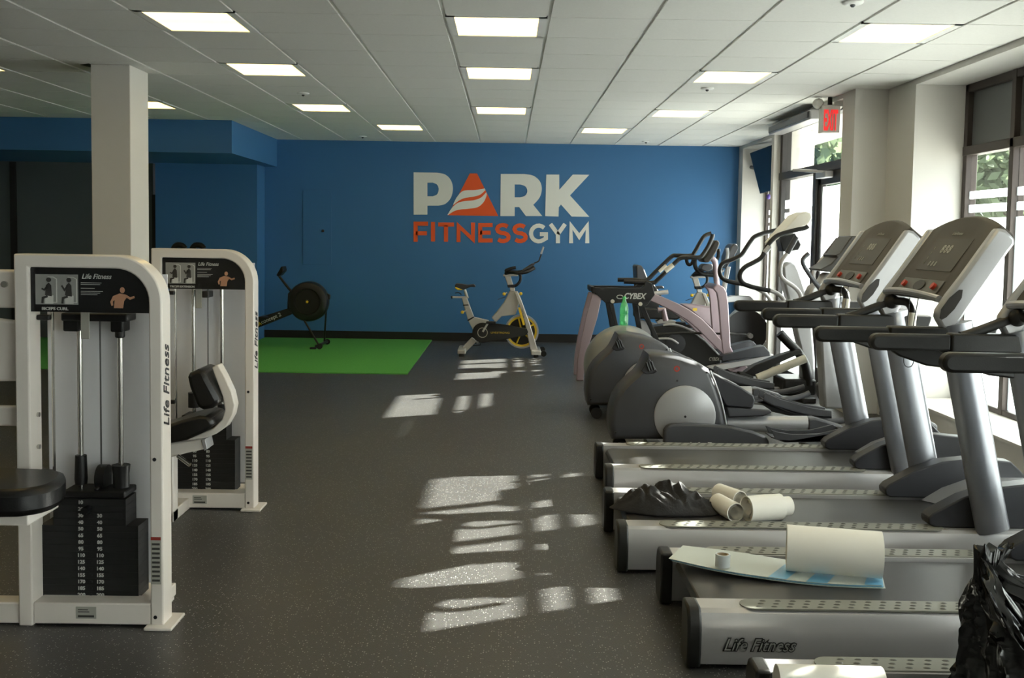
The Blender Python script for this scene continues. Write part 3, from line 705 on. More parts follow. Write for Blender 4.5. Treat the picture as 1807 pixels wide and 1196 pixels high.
# ================================================================== TREADMILLS
W = .76
def treadmill(x, y, label):
    t = thing('treadmill', label, 'treadmill', (x, y, 0), 'row of silver treadmills')
    P = lambda u, v, z: (x + u, y + v, z)
    for far in (0, 1):
        f = (lambda v: v) if not far else (lambda v: W - v)
        prof = [(f(.012), .02), (f(0), .06), (f(0), .13), (f(.006), .17), (f(.018), .197), (f(.035), .208), (f(.13), .208), (f(.13), .02)]
        r = G().prismx([(y + a, b) for a, b in prof], x + .045, x + 2.02).build('side_rail', 'silver_plastic', t, ang=30)
        cap = [(f(.010), .006), (f(-.004), .06), (f(-.004), .14), (f(.004), .178), (f(.018), .202), (f(.035), .213), (f(.134), .213), (f(.134), .006)]
        G().prismx([(y + a, b) for a, b in cap], x, x + .05).build('end_cap', 'rail_black', t, bevel=.010)
        a, b = sorted((f(.022), f(.118))); m_ = (a + b) / 2; h = (b - a) / 2
        oval = [(x + .19 + h * .9 - h * .9 * math.sin(math.radians(k * 22.5)), y + m_ + h * math.cos(math.radians(k * 22.5))) for k in range(9)]
        oval += [(x + 1.40 + h * .9 * math.sin(math.radians(k * 22.5)), y + m_ - h * math.cos(math.radians(k * 22.5))) for k in range(9)]
        g = G().prismz(oval, .206, .2125); g.mat(1)
        n = 22
        for i in range(n):
            for j in range(3):
                cx = x + .25 + i * (1.16 / n) + (j % 3) * .013; cy = y + m_ + (j - 1) * .028
                ring = [(cx + .0125 * math.cos(q * math.pi / 4), cy + .0068 * math.sin(q * math.pi / 4)) for q in range(8)]
                o_ = len(g.v)
                g.add([(p[0], p[1], .2125) for p in ring] + [((p[0] - cx) * .5 + cx, (p[1] - cy) * .5 + cy, .2155) for p in ring], [(k, (k + 1) % 8, (k + 1) % 8 + 8, k + 8) for k in range(8)] + [tuple(range(8, 16))])
        g.build('foot_pad', ['pad_beige', 'pad_stud'], r, ang=50)
        # shroud beside the motor
        v0, v1 = sorted((f(.068), f(.16)))
        sh = [(1.41, .209), (1.385, .222), (1.38, .25), (1.40, .272), (1.53, .345), (1.66, .390), (1.82, .410), (2.00, .395), (2.08, .32), (2.10, .20), (2.08, .06), (2.02, .03), (2.02, .209)]
        G().prism([(x + a, b) for a, b in sh], y + v0, y + v1).build('shroud', 'dark_grey_plastic', t, bevel=.007)
        # post
        vc = f(.030)
        G().tube([P(1.650, vc, .209), P(1.605, vc, .40), P(1.505, vc, .85), P(1.445, vc, 1.12)], .040, 24, flat=1.85).build('upright_post', 'post_metal', t, ang=50)
        # console side arm
        K5 = crop(1460, 360, .28419)
        arm = TR(K5, [(662, 700), (672, 655), (735, 560), (820, 452), (1040, 147), (1095, 160), (1150, 215), (1148, 250), (1110, 300), (870, 640), (800, 745), (765, 790), (700, 768)], 4.48)
        arm = [(a - .50 + x, b) for a, b in arm]
        v0, v1 = sorted((f(.0), f(.055)))
        o = G().prism(arm, y + v0, y + v1).build('console_arm', 'silver_light', t, bevel=.014)
        ins = TR(K5, [(680, 705), (690, 650), (740, 580), (800, 530), (822, 530), (815, 580), (770, 650), (720, 700), (692, 715)], 4.48)
        ins = [(a - .50 + x, b) for a, b in ins]
        vo = f(-.003); v0, v1 = sorted((vo, f(.01)))
        G().prism(ins, y + v0, y + v1).build('arm_inlay', 'console_panel', o)
        # hand rail
        v0, v1 = sorted((f(.005), f(.062)))
        rail = [(.865, 1.03), (1.16, 1.03), (1.16, 1.098), (.865, 1.098)] 
        rl = [(1.16, 1.032), (1.16, 1.098)] + arc(.868, 1.065, .034, 90, 270, 8)
        g = G().prism([(x + a, b) for a, b in rl], y + v0, y + v1)
        o = g.build('hand_rail', 'rail_black', t, bevel=.012)
        v2, v3 = sorted((f(.0), f(.067)))
        G().prism([(x + a, b) for a, b in [(1.155, 1.027), (1.155, 1.104), (1.62, 1.104), (1.60, 1.027)]], y + v2, y + v3).build('rail_sleeve', 'rail_black', t, bevel=.008)
        v2, v3 = sorted((f(.01), f(.05)))
        G().prism([(x + a, b) for a, b in [(1.12, 1.03), (1.20, .975), (1.32, .935), (1.45, .92), (1.56, .925), (1.56, 1.05)]], y + v2, y + v3).build('rail_fairing', 'rail_black', t, bevel=.008)
    # belt and rear roller
    bl = [(.12, .15), (.075, .145), (.055, .165), (.07, .188), (.10, .194), (1.66, .194), (1.66, .15)]
    G().prism([(x + a, b) for a, b in bl], y + .137, y + W - .137).build('belt', 'belt', t, bevel=.004)
    G().box(P(.13, .14, .04), P(1.66, W - .14, .150)).build('deck_base', 'black_plastic', t, smooth=False)
    # motor hood with pointed lip
    g = G(); lip = [(1.62, .15), (1.50, .22), (1.44, W / 2), (1.50, W - .22), (1.62, W - .15)]
    lip = [(1.60, .15), (1.56, .16), (1.66, .30), (1.68, W / 2), (1.66, W - .30), (1.56, W - .16), (1.60, W - .15)]
    low = [P(a, v, .199) for a, v in lip]; mid = [P(a + .10, v, .262) for a, v in lip]; top = [P(1.80, v, .315) for a, v in lip]; fr = [P(2.06, v, .318) for a, v in lip]; dn = [P(2.12, v, .27) for a, v in lip]; bt = [P(2.12, v, .04) for a, v in lip]
    rows = [low, mid, top, fr, dn, bt]; n = len(lip); g.add([p for r in rows for p in r], [(i * n + k, i * n + k + 1, (i + 1) * n + k + 1, (i + 1) * n + k) for i in range(5) for k in range(n - 1)] + [(0, n, 2 * n, 3 * n, 4 * n, 5 * n), (n - 1, 2 * n - 1, 3 * n - 1, 4 * n - 1, 5 * n - 1, 6 * n - 1)])
    g.build('motor_hood', 'silver_light', t, ang=40)
    G().prismz([P(1.84, .18, 0)[:2], P(2.02, .18, 0)[:2], P(1.84, .40, 0)[:2]], .316, .323).build('hood_vent', 'pad_stud', t)
    # console body
    g = G(); nv = 10; rows = []
    for k in range(nv + 1):
        v = .05 + (W - .10) * k / nv; e = 1 - ((k - nv / 2) / (nv / 2)) ** 2; a_ = .06 * e
        sec = [(1.400, 1.225), (1.609 + a_ * .6, 1.530 + a_), (1.64 + a_ * .5, 1.545 + a_ * .8), (1.70, 1.50), (1.50, 1.20), (1.42, 1.205)]
        rows.append([P(u, v, z) for u, z in sec])
    n = 6; g.add([p for r in rows for p in r], [(i * n + k, i * n + (k + 1) % n, (i + 1) * n + (k + 1) % n, (i + 1) * n + k) for i in range(nv) for k in range(n)] + [tuple(range(n)), tuple(range(nv * n, nv * n + n))])
    cb = g.build('console', 'console_face', t, bevel=.006)
    d = Vector((.209, 0, .305)).normalized(); nr = Vector((-d.z, 0, d.x))
    def F(s_, v, h=.003): p = Vector(P(1.400, v, 1.225)) + d * s_ + nr * h; return p
    def patch(s0, s1, v0, v1, h=.003): return G().add([F(s0, v0, h), F(s1, v0, h), F(s1, v1, h), F(s0, v1, h), F(s0, v0, -.002), F(s1, v0, -.002), F(s1, v1, -.002), F(s0, v1, -.002)], [(0, 1, 2, 3), (7, 6, 5, 4), (0, 4, 5, 1), (1, 5, 6, 2), (2, 6, 7, 3), (3, 7, 4, 0)])
    sc = patch(.135, .315, .17, W - .20).build('display', 'console_panel', cb)
    q = G()
    q.text('LifeFitness', .026, F(.335, W / 2 + .05, .0045), ax=(0, -1, 0), ay=tuple(d), shear=.3).build('printed_lettering', 'label_paper', cb, smooth=False); q = G()
    for i, txt in enumerate(('8', '8', '8')): q.text(txt, .060, F(.235, W - .33 - i * .038, .004), ax=(0, -1, 0), ay=tuple(d), bold=.0018, shear=.05)
    q.build('large_digits', 'label_paper', sc, smooth=False); q = G()
    for i, txt in enumerate(('0', '8', '8')): q.text(txt, .034, F(.16, W - .30 - i * .034, .004), ax=(0, -1, 0), ay=tuple(d), bold=.0012)
    q.build('small_digits', 'label_paper', sc, smooth=False); q = G()
    for i in range(4): q.text('1', .02, F(.168 + .028 * i, W - .24, .004), ax=(0, -1, 0), ay=tuple(d))
    q.build('readout', 'label_paper', sc, smooth=False)
    bar = patch(.012, .085, .15, W - .15, .006).build('control_bar', 'pad_stud', cb, bevel=.003)
    g = G(); o_ = []
    for k in range(16): a = 2 * math.pi * k / 16; o_.append(F(.048 + .028 * math.sin(a), W / 2 + .06 * math.cos(a), .010))
    g.add(o_ + [p - nr * .008 for p in o_], [tuple(range(16))] + [(k, (k + 1) % 16, (k + 1) % 16 + 16, k + 16) for k in range(16)]); g.build('speaker', 'black_plastic', bar)
    for v in (.21, W - .21): c = F(.048, v, .006); G().cyl(c, c + nr * .014, .016, n=14).build('button', 'red_button', bar)
    g = G()
    pts = [F(-.012, .06 + (W - .12) * k / 10, .012 + .03 * (1 - ((k - 5) / 5) ** 2)) for k in range(11)]
    g.tube(pts, .016, 10); g.build('console_lip', 'silver_light', t)
    # grip on the far rail
    v = W - .035
    G().tube([P(1.20, v, 1.09), P(1.24, v, 1.10), P(1.40, v - .01, 1.165), P(1.42, v - .03, 1.17)], .021, 14, smooth=4).build('grip_arm', 'rail_black', t)
    G().ball(P(1.415, v - .03, 1.172), .036, 16, 10).build('grip_joint', 'rail_black', t)
    G().tube([P(1.42, v - .05, 1.175), P(1.465, v - .10, 1.172), P(1.475, v - .14, 1.13), P(1.465, v - .15, 1.04)], .020, 14, smooth=4).build('grip_tube', 'rail_black', t)
    G().cyl(P(1.4735, v - .145, 1.125), P(1.4665, v - .15, 1.06), .0215, n=14).build('pulse_sensor', 'cream_tube', t)
    # stop cord hanging from the console
    G().tube([P(1.36, .33, 1.21), P(1.35, .33, 1.0), P(1.345, .33, .91), P(1.37, .33, .89), P(1.39, .33, .92), P(1.38, .33, 1.05), P(1.40, .33, 1.21)], .0022, 6, smooth=4).build('stop_cord', 'black_plastic', t)
    return t
TM = treadmill(.50, 4.452, 'silver treadmill with the black cloth and paper rolls on its belt')
for xx, yy, lb in [(.555, 5.605, 'farthest silver treadmill, its empty belt lit by sun next to the cross trainers'), (.632, 3.448, 'silver treadmill carrying the big white paper roll and blue-edged film sheet'),
                   (.745, 2.33, 'nearest silver treadmill, at the bottom edge, under the black plastic bag')]:
    tt = dup(TM, (xx, yy, 0), lb)
    if yy < 3.5 and yy > 3:
        G().text('Life Fitness', .060, (.752, yy - .0035, .075), shear=.4, bold=.0032, sx=.90, ext=.001).mat(1).text('Life Fitness', .060, (.752, yy - .0050, .075), shear=.4, bold=-.0002, sx=.90, ext=.001).build('side_lettering', ['rail_black', 'grey_print'], tt, off=(xx, yy, 0), smooth=False)

# ================================================================== CROSS TRAINERS (rear drum type)
K2 = crop(1000, 560, .20067); K3 = crop(1240, 540, .21739); K4 = crop(1240, 360, .21739)
ex, ey = .70, 6.9
t = thing('cross_trainer', 'dark grey cross trainer with light grey disc, directly behind the farthest treadmill', 'elliptical trainer', (ex, ey, 0), 'grey cross trainers')
sh = TR(K2, [(400, 1075), (385, 960), (388, 900), (400, 820), (430, 720), (480, 640), (560, 560), (620, 510), (660, 460), (695, 390), (725, 325), (760, 319), (860, 325), (1000, 350), (1150, 400), (1250, 455), (1272, 500), (1330, 640), (1380, 800), (1405, 940), (1405, 1075)], 6.9)
sh = [(a, max(b, .06)) for a, b in sh]
cx_ = sum(a for a, b in sh) / len(sh); cz_ = sum(b for a, b in sh) / len(sh)
g = G(); secs = [(6.885, .90), (6.90, .955), (6.93, 1.0), (7.20, 1.0), (7.23, .955), (7.245, .90)]
rows = [[(cx_ + (a - cx_) * k_, Y_, cz_ + (b - cz_) * k_) for a, b in sh] for Y_, k_ in secs]; n = len(sh)
g.add([p for r in rows for p in r], [(i * n + k, i * n + (k + 1) % n, (i + 1) * n + (k + 1) % n, (i + 1) * n + k) for i in range(len(secs) - 1) for k in range(n)] + [tuple(range(n)), tuple(range((len(secs) - 1) * n, len(secs) * n))])
g.build('drum_cover', 'grey_plastic', t, ang=50)
dc = K2(1038, 868, 6.88); r_ = 273 * .20067 / 266
G().lathe([(r_, 0), (r_, -.016), (r_ * .95, -.022), (.01, -.026)], (dc.x, 6.888, dc.z), 'y', 40).build('crank_disc', 'silver_light', t)
q = G().cyl((dc.x, 6.858, dc.z), (dc.x, 6.87, dc.z), .008, n=10)
q.build('disc_screw', 'black_plastic', t)
for a, b in ((700, 395), (722, 390), (744, 385)):
    p0, p1 = K2(a, b, 6.875), K2(a + 26, b + 75, 6.875); G().tube([p0, p1], .0085, 6).build('vent_slot', 'black_plastic', t)
for a, b in ((680, 470), (972, 557), (1234, 484), (430, 1012)):
    p = K2(a, b, 6.88); G().cyl((p.x, 6.880, p.z), (p.x, 6.892, p.z), .007, n=8).build('screw', 'black_plastic', t)
p = K2(970, 452, 6.88); G().lathe([(.020, 0), (.020, -.004), (.012, -.004), (.012, 0), (.020, 0)], (p.x, 6.889, p.z), 'y', 16).build('round_badge', 'red_button', t)
G().prism(TR(K2, [(722, 332), (735, 370), (798, 474), (770, 492), (700, 500), (655, 470), (690, 410)], 6.88), 6.878, 6.905).build('vent_recess', 'dark_grey_plastic', t, bevel=.004)
edge = T3(K2, [(1262, 470), (1290, 540), (1340, 670), (1380, 820), (1402, 940)], 6.91); G().tube(edge, .007, 8, smooth=3).build('edge_trim', 'silver_light', t)
ba = TR(K2, [(850, 1080), (850, 990), (880, 945), (930, 930), (1100, 928), (1300, 940), (1400, 948)], 6.84) + TR(K3, [(200, 965), (400, 1010), (500, 1050), (530, 1085)], 6.84) + [(K3(530, 1085, 6.84).x, .03), (K2(850, 1080, 6.84).x, .03)]
o = G().prism(ba, 6.80, 6.87).build('lower_arm', 'grey_plastic', t, bevel=.014)
p = K2(1060, 1085, 6.80); G().text('Life Fitness', .075, (p.x, 6.797, .075), shear=.35, bold=.0008, sx=.9, ext=.001).build('arm_lettering', 'white_print', o, smooth=False)
G().prism(TR(K3, [(60, 540), (120, 560), (200, 600), (300, 650), (400, 715), (412, 760), (392, 822), (180, 805), (120, 700)], 7.0), 6.95, 7.18).build('link_cover', 'dark_grey_plastic', t, bevel=.01)
G().prism(TR(K3, [(180, 808), (400, 825), (540, 835), (555, 858), (480, 888), (200, 896)], 7.0), 6.96, 7.17).build('lower_cover', 'grey_plastic', t, bevel=.01)
a, b = K3(190, 955, 7.05), K3(845, 955, 7.05)
G().tube([a, b], .055, 20, flat=.8).build('base_tube', 'silver_light', t)
G().prism(TR(K3, [(845, 905), (900, 900), (1020, 935), (1120, 965), (1170, 1010), (1180, 1080), (840, 1060)], 7.05) , 7.0, 7.12).build('base_bracket', 'grey_plastic', t, bevel=.012)
zz = .03
G().box((b.x + .05, 6.80, 0), (b.x + .16, 7.42, .05)).build('front_foot', 'dark_grey_plastic', t, bevel=.012)
G().box((.98, 6.88, 0), (1.08, 7.26, .07)).build('rear_foot', 'dark_grey_plastic', t, bevel=.01)
G().cyl((.80, 6.95, .045), (.80, 6.99, .045), .045, n=20).build('transport_wheel', 'rubber', t)
G().cyl((.80, 7.14, .045), (.80, 7.18, .045), .045, n=20).build('transport_wheel', 'rubber', t)
def pedal(poly, floor_, Y0, parent):
    g = G().prism(poly, Y0, Y0 + .012).prism(poly, Y0 + .15, Y0 + .162).prism(floor_, Y0, Y0 + .162)
    g.build('foot_pedal', 'grey_plastic', parent, bevel=.004)
pc = TR(K3, [(530, 985), (580, 1003), (700, 1022), (900, 1020), (1020, 992), (1080, 975), (1110, 990), (1115, 1030), (1112, 1085), (640, 1085), (560, 1050)], 6.82)
pcf = TR(K3, [(530, 1040), (640, 1065), (1112, 1065), (1108, 995), (1116, 990), (1120, 1085), (640, 1088), (530, 1050)], 6.82)
pedal(pc, pcf, 6.74, t)
pb = TR(K3, [(475, 700), (490, 688), (600, 740), (850, 810), (1020, 835), (1022, 895), (880, 890), (700, 850), (560, 800), (472, 755)], 7.5)
pbf = TR(K3, [(472, 740), (560, 785), (700, 830), (880, 872), (1022, 875), (1022, 897), (880, 892), (700, 852), (560, 802), (472, 757)], 7.5)
pedal(pb, pbf, 7.42, t)
G().tube(T3(K3, [(250, 770), (560, 830), (880, 905), (1020, 935), (1120, 930), (1240, 905), (1330, 880)], 7.5), .024, 12, smooth=4).build('pedal_link', 'grey_plastic', t)
pn = T3(K3, [(640, 1070), (900, 1060), (1120, 1040), (1330, 1000), (1430, 960)], 6.85); G().tube(pn, .022, 12, smooth=4).build('pedal_link', 'grey_plastic', t)
# moving arms and mast: measured on the rear copy, brought forward
OX, OY = -.055, 1.40
def E2p(px, py, Y): p = at(px, py, Y + OY); return Vector((p.x - OX, p.y - OY, p.z))
a1 = [E2p(a, b, 7.5) for a, b in [(1452, 690), (1450, 640), (1448, 600), (1443, 545), (1438, 508), (1435, 488), (1439, 474), (1457, 450)]]
G().tube(a1, [.030, .028, .022, .018, .018], 14, smooth=4).build('moving_arm', 'silver_plastic', t)
G().tube([E2p(1456, 451, 7.5), E2p(1479, 422, 7.5)], .022, 14).build('arm_grip', 'grey_plastic', t)
p = E2p(1453, 692, 7.5); G().prism([(p.x + a * .9, p.z + b * .9) for a, b in [(-.075, .08), (.0, .11), (.075, .07), (.07, -.03), (.03, -.09), (-.01, -.10), (-.05, -.04)]], p.y - .05, p.y + .05).build('pivot_cover', 'grey_plastic', t, bevel=.02)
a2 = [E2p(a, b, 6.85) for a, b in [(1495, 705), (1480, 620), (1462, 560), (1450, 515), (1438, 498), (1428, 484), (1418, 468), (1417, 457), (1427, 447)]]
G().tube(a2, [.030, .026, .018, .016, .018], 14, smooth=4).build('moving_arm', 'grey_plastic', t)
p = E2p(1497, 706, 6.85); G().prism([(p.x + a * .9, p.z + b * .9) for a, b in [(-.075, .08), (.0, .11), (.075, .07), (.07, -.03), (.03, -.09), (-.01, -.10), (-.05, -.04)]], p.y - .05, p.y + .05).build('pivot_cover', 'grey_plastic', t, bevel=.02)
KB = crop(1380, 360, .1673)
def B2(pts, Y): return [(E2p(1380 + a * .1673, 360 + b * .1673, Y).x, E2p(1380 + a * .1673, 360 + b * .1673, Y).z) for a, b in pts]
G().prism(B2([(380, 690), (500, 625), (560, 560), (540, 540), (590, 518), (690, 370), (720, 336), (850, 340), (820, 375), (660, 560), (640, 620), (560, 725), (400, 705)], 7.0), 6.95, 7.30).build('console', 'console_panel', t, bevel=.01)
m0 = B2([(450, 720), (560, 730), (590, 900), (620, 1150), (640, 2150), (430, 2150), (380, 1300), (260, 960), (300, 870), (400, 800)], 7.05)
G().prism([(a, max(b, .05)) for a, b in m0], 7.0, 7.16).build('mast', 'silver_light', t, bevel=.02)
dup(t, (ex + OX, ey + OY, 0), 'second dark grey cross trainer, between the nearer one and the big grey ball')

# ================================================================== BALL AND BOTTLE
BY = 9.10
bc = at(1100, 652, BY); br = .352
t = thing('exercise_ball', 'big silver grey exercise ball with a black mark, under the green bottle', 'exercise ball', (bc.x, BY, 0))
g = G().ball((bc.x, BY, br), br, 40, 24, (1, 1, 1)); t.location = (bc.x, BY, 0); t['_off'] = (bc.x, BY, 0)
g.build('shell', 'ball_grey', t, ang=80)
g = G(); ctr = Vector((bc.x, BY, br))
def onb(az, el, rr): a, e = math.radians(az), math.radians(el); return ctr + Vector((math.cos(e) * math.cos(a), math.cos(e) * math.sin(a), math.sin(e))) * rr
for i in range(6):
    pass
band = [onb(-62 + 2 * i, 44 - 3.4 * i, br + .002) for i in range(9)]; band2 = [onb(-50 + 2 * i, 40 - 3.4 * i, br + .002) for i in range(9)]
g.add(band + band2, [(i, i + 1, i + 10, i + 9) for i in range(8)]); g.build('printed_mark', 'black_plastic', t)
zt = 2 * br
t = thing('bottle', 'translucent green plastic drink bottle standing on the grey ball', 'bottle', (bc.x - .005, BY, zt - .004))
bx = bc.x - .005
G().lathe([(.024, 0), (.036, .004), (.038, .02), (.037, .09), (.033, .10), (.037, .11), (.037, .155), (.030, .185), (.016, .215), (.0135, .235)], (bx, BY, zt - .004), n=24).build('body', 'green_pet', t)
G().lathe([(.0155, .233), (.0165, .236), (.0165, .252), (.014, .255)], (bx, BY, zt - .004), n=18).build('cap', 'green_pet', t)

# ================================================================== CROSS TRAINER BY THE DOOR (front drum, curved handles)
t = thing('cross_trainer', 'cross trainer by the glass door with long curved black handlebars and cream tube', 'elliptical trainer', (2.3, 9.6, 0))
k4 = lambda pts, Y: T3(K4, pts, Y)
G().prism(TR(K4, [(560, 320), (625, 240), (700, 160), (760, 90), (830, 60), (868, 72), (880, 112), (850, 170), (760, 200), (700, 222), (640, 250)], 9.5), 9.46, 9.80).build('console', 'paper_white', t, bevel=.03)
G().prism(TR(K4, [(610, 265), (740, 235), (790, 330), (765, 375), (640, 385)], 9.6), 9.55, 9.72).build('console_neck', 'black_plastic', t, bevel=.01)
G().tube(k4([(855, 180), (830, 195), (740, 215), (620, 250), (565, 290), (520, 350), (480, 430), (420, 470), (345, 510), (305, 560), (305, 610), (340, 650), (430, 680), (545, 702)], 9.35), .021, 12, smooth=4).build('handlebar', 'black_plastic', t)
G().tube(k4([(545, 702), (600, 722), (650, 765), (690, 840)], 9.35), .019, 12, smooth=4).build('handle_stem', 'silver_plastic', t)
G().tube(k4([(640, 205), (540, 225), (430, 260), (390, 300), (350, 360), (310, 415), (240, 450), (170, 475), (140, 520), (145, 580), (190, 620), (300, 645), (370, 658)], 9.95), .021, 12, smooth=4).build('handlebar', 'black_plastic', t)
G().tube(k4([(440, 690), (500, 720), (560, 790), (600, 860)], 9.9), .019, 12, smooth=4).build('handle_stem', 'silver_plastic', t)
G().tube(k4([(500, 395), (545, 345)], 9.32), .024, 12).build('pulse_sensor', 'silver_light', t)
G().tube(k4([(685, 400), (640, 470), (630, 560), (660, 615), (740, 670), (785, 720), (800, 770)], 9.4), .019, 12, smooth=4).build('moving_arm', 'silver_plastic', t)
G().tube(k4([(760, 265), (725, 330), (685, 400)], 9.4), .026, 12).build('arm_grip', 'grey_plastic', t)
mp = TR(K4, [(640, 500), (690, 466), (745, 478), (775, 540), (815, 660), (850, 780), (880, 1000), (900, 1250), (905, 1480), (800, 1480), (800, 1250), (740, 1000), (690, 800), (650, 640)], 9.6)
G().prism([(a, max(.05, b)) for a, b in mp], 9.55, 9.70).build('mast_cover', 'silver_light', t, bevel=.02)
G().tube(T3(K3, [(625, 220), (690, 290), (770, 370), (830, 470), (850, 560), (860, 640)], 9.48), .042, 14, smooth=4).build('curved_frame', 'black_plastic', t)
G().tube(T3(K3, [(440, 585), (600, 520), (835, 425)], 9.40), .038, 18).build('link_tube', 'cream_tube', t)
G().prism(TR(K3, [(340, 540), (420, 480), (620, 400), (790, 345), (810, 375), (640, 450), (420, 570)], 9.42), 9.40, 9.52).build('link_cover', 'black_plastic', t, bevel=.008)
a = K3(760, 700, 9.6)
G().box((a.x - .16, 9.45, .05), (a.x + .14, 9.85, .20)).build('foot_housing', 'black_plastic', t, bevel=.02)
G().box((a.x - .02, 9.3, 0), (a.x + .1, 10.0, .05)).build('front_foot', 'dark_grey_plastic', t, bevel=.01)
G().box((1.62, 9.56, .03), (a.x, 9.66, .10)).build('base_rail', 'silver_plastic', t, bevel=.01)
G().box((1.58, 9.3, 0), (1.68, 9.95, .045)).build('rear_foot', 'dark_grey_plastic', t, bevel=.01)
p = at(1487, 720, 9.3)
t = thing('medicine_ball', 'small black ball with a blue patch on the floor by the door', 'ball', (p.x, 9.3, 0))
G().ball((p.x, 9.3, .075), .075, 20, 12).build('shell', 'rubber', t)
G().lathe([(.05, 0), (.035, .012), (.01, .016)], (p.x, 9.3, .135), n=18).build('patch', 'blue_dot', t)

# ================================================================== ARC TRAINER
KC = crop(1000, 400, .2342); KR = crop(1090, 400, .11706); KS = crop(1130, 480, .1338)
ya1, ya2 = 10.6, 11.05
t = thing('arc_trainer', 'pink and black arc trainer with curved legs and long black handlebars', 'arc trainer', (1.6, 10.8, 0))
leg = TR(KC, [(190, 505), (265, 520), (232, 680), (178, 860), (137, 1010), (126, 1162), (72, 1162), (80, 1000), (110, 830), (150, 650)], ya1)
for yy in (ya1, ya2): G().prism([(a, max(b, .0)) for a, b in leg], yy - .02, yy + .02).build('curved_leg', 'pink_metal', t, bevel=.008)
pan = TR(KC, [(190, 450), (215, 458), (555, 462), (585, 440), (590, 405), (640, 425), (662, 510), (600, 595), (560, 605), (530, 590), (490, 575), (400, 572), (345, 578), (290, 572), (215, 498), (190, 500)], ya1)
for yy in (ya1, ya2):
    o = G().prism(pan, yy - .035, yy + .035).build('side_panel', 'black_plastic', t, bevel=.006)
    if yy == ya1:
        p = KC(425, 540, ya1); G().text('CYBEX', .082, (p.x, yy - .037, p.z), shear=.3, bold=.0025, sx=.86).build('lettering', 'white_print', o, smooth=False)
        p = KC(398, 527, ya1); G().tube([(p.x + .032 * math.cos(math.radians(q)), yy - .037, p.z + .018 * math.sin(math.radians(q))) for q in range(20, 330, 25)], .004, 6).build('emblem', 'white_print', o)
        for q in ((343, 560), (552, 580)):
            p = KC(q[0], q[1], ya1); G().cyl((p.x, yy - .045, p.z), (p.x, yy - .03, p.z), .02, n=18).build('bolt', 'cream_tube', o)
p0 = KC(190, 452, ya1); G().box((p0.x - .01, ya1 - .03, p0.z - .05), (p0.x + .03, ya2 + .03, p0.z)).build('rear_cross_bar', 'black_plastic', t, bevel=.006)
for pts in ([(290, 570), (345, 572), (365, 780), (330, 790)], [(490, 575), (532, 578), (565, 790), (530, 800)]):
    G().prism(TR(KC, pts, ya2), ya2 - .05, ya2 - .02).build('hanging_link', 'black_plastic', t, bevel=.004)
for pts in ([(318, 572), (352, 572), (400, 800), (380, 810)], [(538, 590), (582, 590), (722, 905), (690, 905)]):
    G().prism(TR(KC, pts, ya1), ya1 + .01, ya1 + .04).build('hanging_link', 'black_plastic', t, bevel=.004)
beam = TR(KS, [(110, 370), (190, 290), (280, 320), (400, 372), (520, 425), (640, 492), (800, 605), (940, 745), (1060, 890), (1190, 1040), (1180, 1085), (1090, 1085), (980, 980), (860, 860), (740, 740), (620, 640), (480, 550), (300, 455)], ya1)
up_ = TR(KS, [(960, 200), (1000, 170), (1050, 172), (1095, 195), (1135, 270), (1155, 420), (1170, 700), (1185, 980), (1222, 1055), (1185, 1090), (1085, 1090), (1060, 880), (1040, 600), (1022, 380), (1000, 270), (960, 225)], ya1)
for yy in (ya1, ya2):
    G().prism(beam, yy - .02, yy + .02).build('sloping_beam', 'pink_metal', t, bevel=.008)
    G().prism(up_, yy - .025, yy + .025).build('front_upright', 'pink_metal', t, bevel=.010)
a, b = KS(1020, 200, ya1), KS(1020, 200, ya1)
G().tube([(a.x, ya1, a.z), (a.x, ya2, a.z)], .03, 14).build('upright_bridge', 'pink_metal', t)
rp = lambda pts, Y: T3(KR, pts, Y)
G().tube([(q.x, q.y, q.z) for q in rp([(95, 828), (300, 835), (530, 845), (600, 800), (760, 650), (900, 510), (965, 470), (1100, 462), (1235, 460), (1290, 410), (1360, 300), (1420, 170), (1430, 110)], ya1 + .02)], .022, 12, smooth=4).build('handlebar', 'black_plastic', t)
G().tube(rp([(0, 800), (250, 800), (430, 805), (560, 690), (700, 555), (820, 445), (900, 435), (1100, 435), (1160, 380), (1240, 240), (1310, 140), (1410, 98)], ya2), .022, 12, smooth=4).build('handlebar', 'black_plastic', t)
G().tube(rp([(1165, 480), (1165, 580), (1200, 650), (1290, 712), (1440, 730)], 10.8), .022, 12, smooth=4).build('front_hoop', 'black_plastic', t)
G().tube(rp([(1035, 480), (1050, 550), (1085, 572), (1125, 540), (1140, 480)], 10.85), .018, 12, smooth=4).build('cable_hook', 'black_plastic', t)
G().tube(rp([(715, 668), (835, 575)], ya1 - .0), .025, 12).build('pulse_sensor', 'cream_tube', t)
G().tube(rp([(620, 672), (725, 575)], ya2), .025, 12).build('pulse_sensor', 'cream_tube', t)
G().prism(TR(KR, [(1265, 490), (1330, 420), (1400, 300), (1460, 205), (1510, 205), (1532, 255), (1480, 380), (1420, 480), (1370, 535), (1290, 540)], 10.7), 10.66, 10.95).build('console', 'console_panel', t, bevel=.015)
G().prism(TR(KR, [(1260, 590), (1300, 560), (1420, 560), (1430, 640), (1340, 680), (1250, 640)], 10.75), 10.72, 10.9).build('console_mount', 'grey_plastic', t, bevel=.01)
G().tube(rp([(1420, 480), (1460, 520), (1475, 600), (1480, 720), (1500, 900)], 10.8), .030, 14, smooth=4).build('mast', 'pink_metal', t)
hs = TR(KS, [(150, 720), (330, 690), (560, 725), (720, 795), (850, 890), (960, 1000), (1060, 1100), (1060, 1230), (700, 1300), (300, 1250), (180, 950)], 10.75)
G().prism([(a, max(b, .06)) for a, b in hs], 10.70, 10.94).build('drive_housing', 'rail_black', t, bevel=.02)
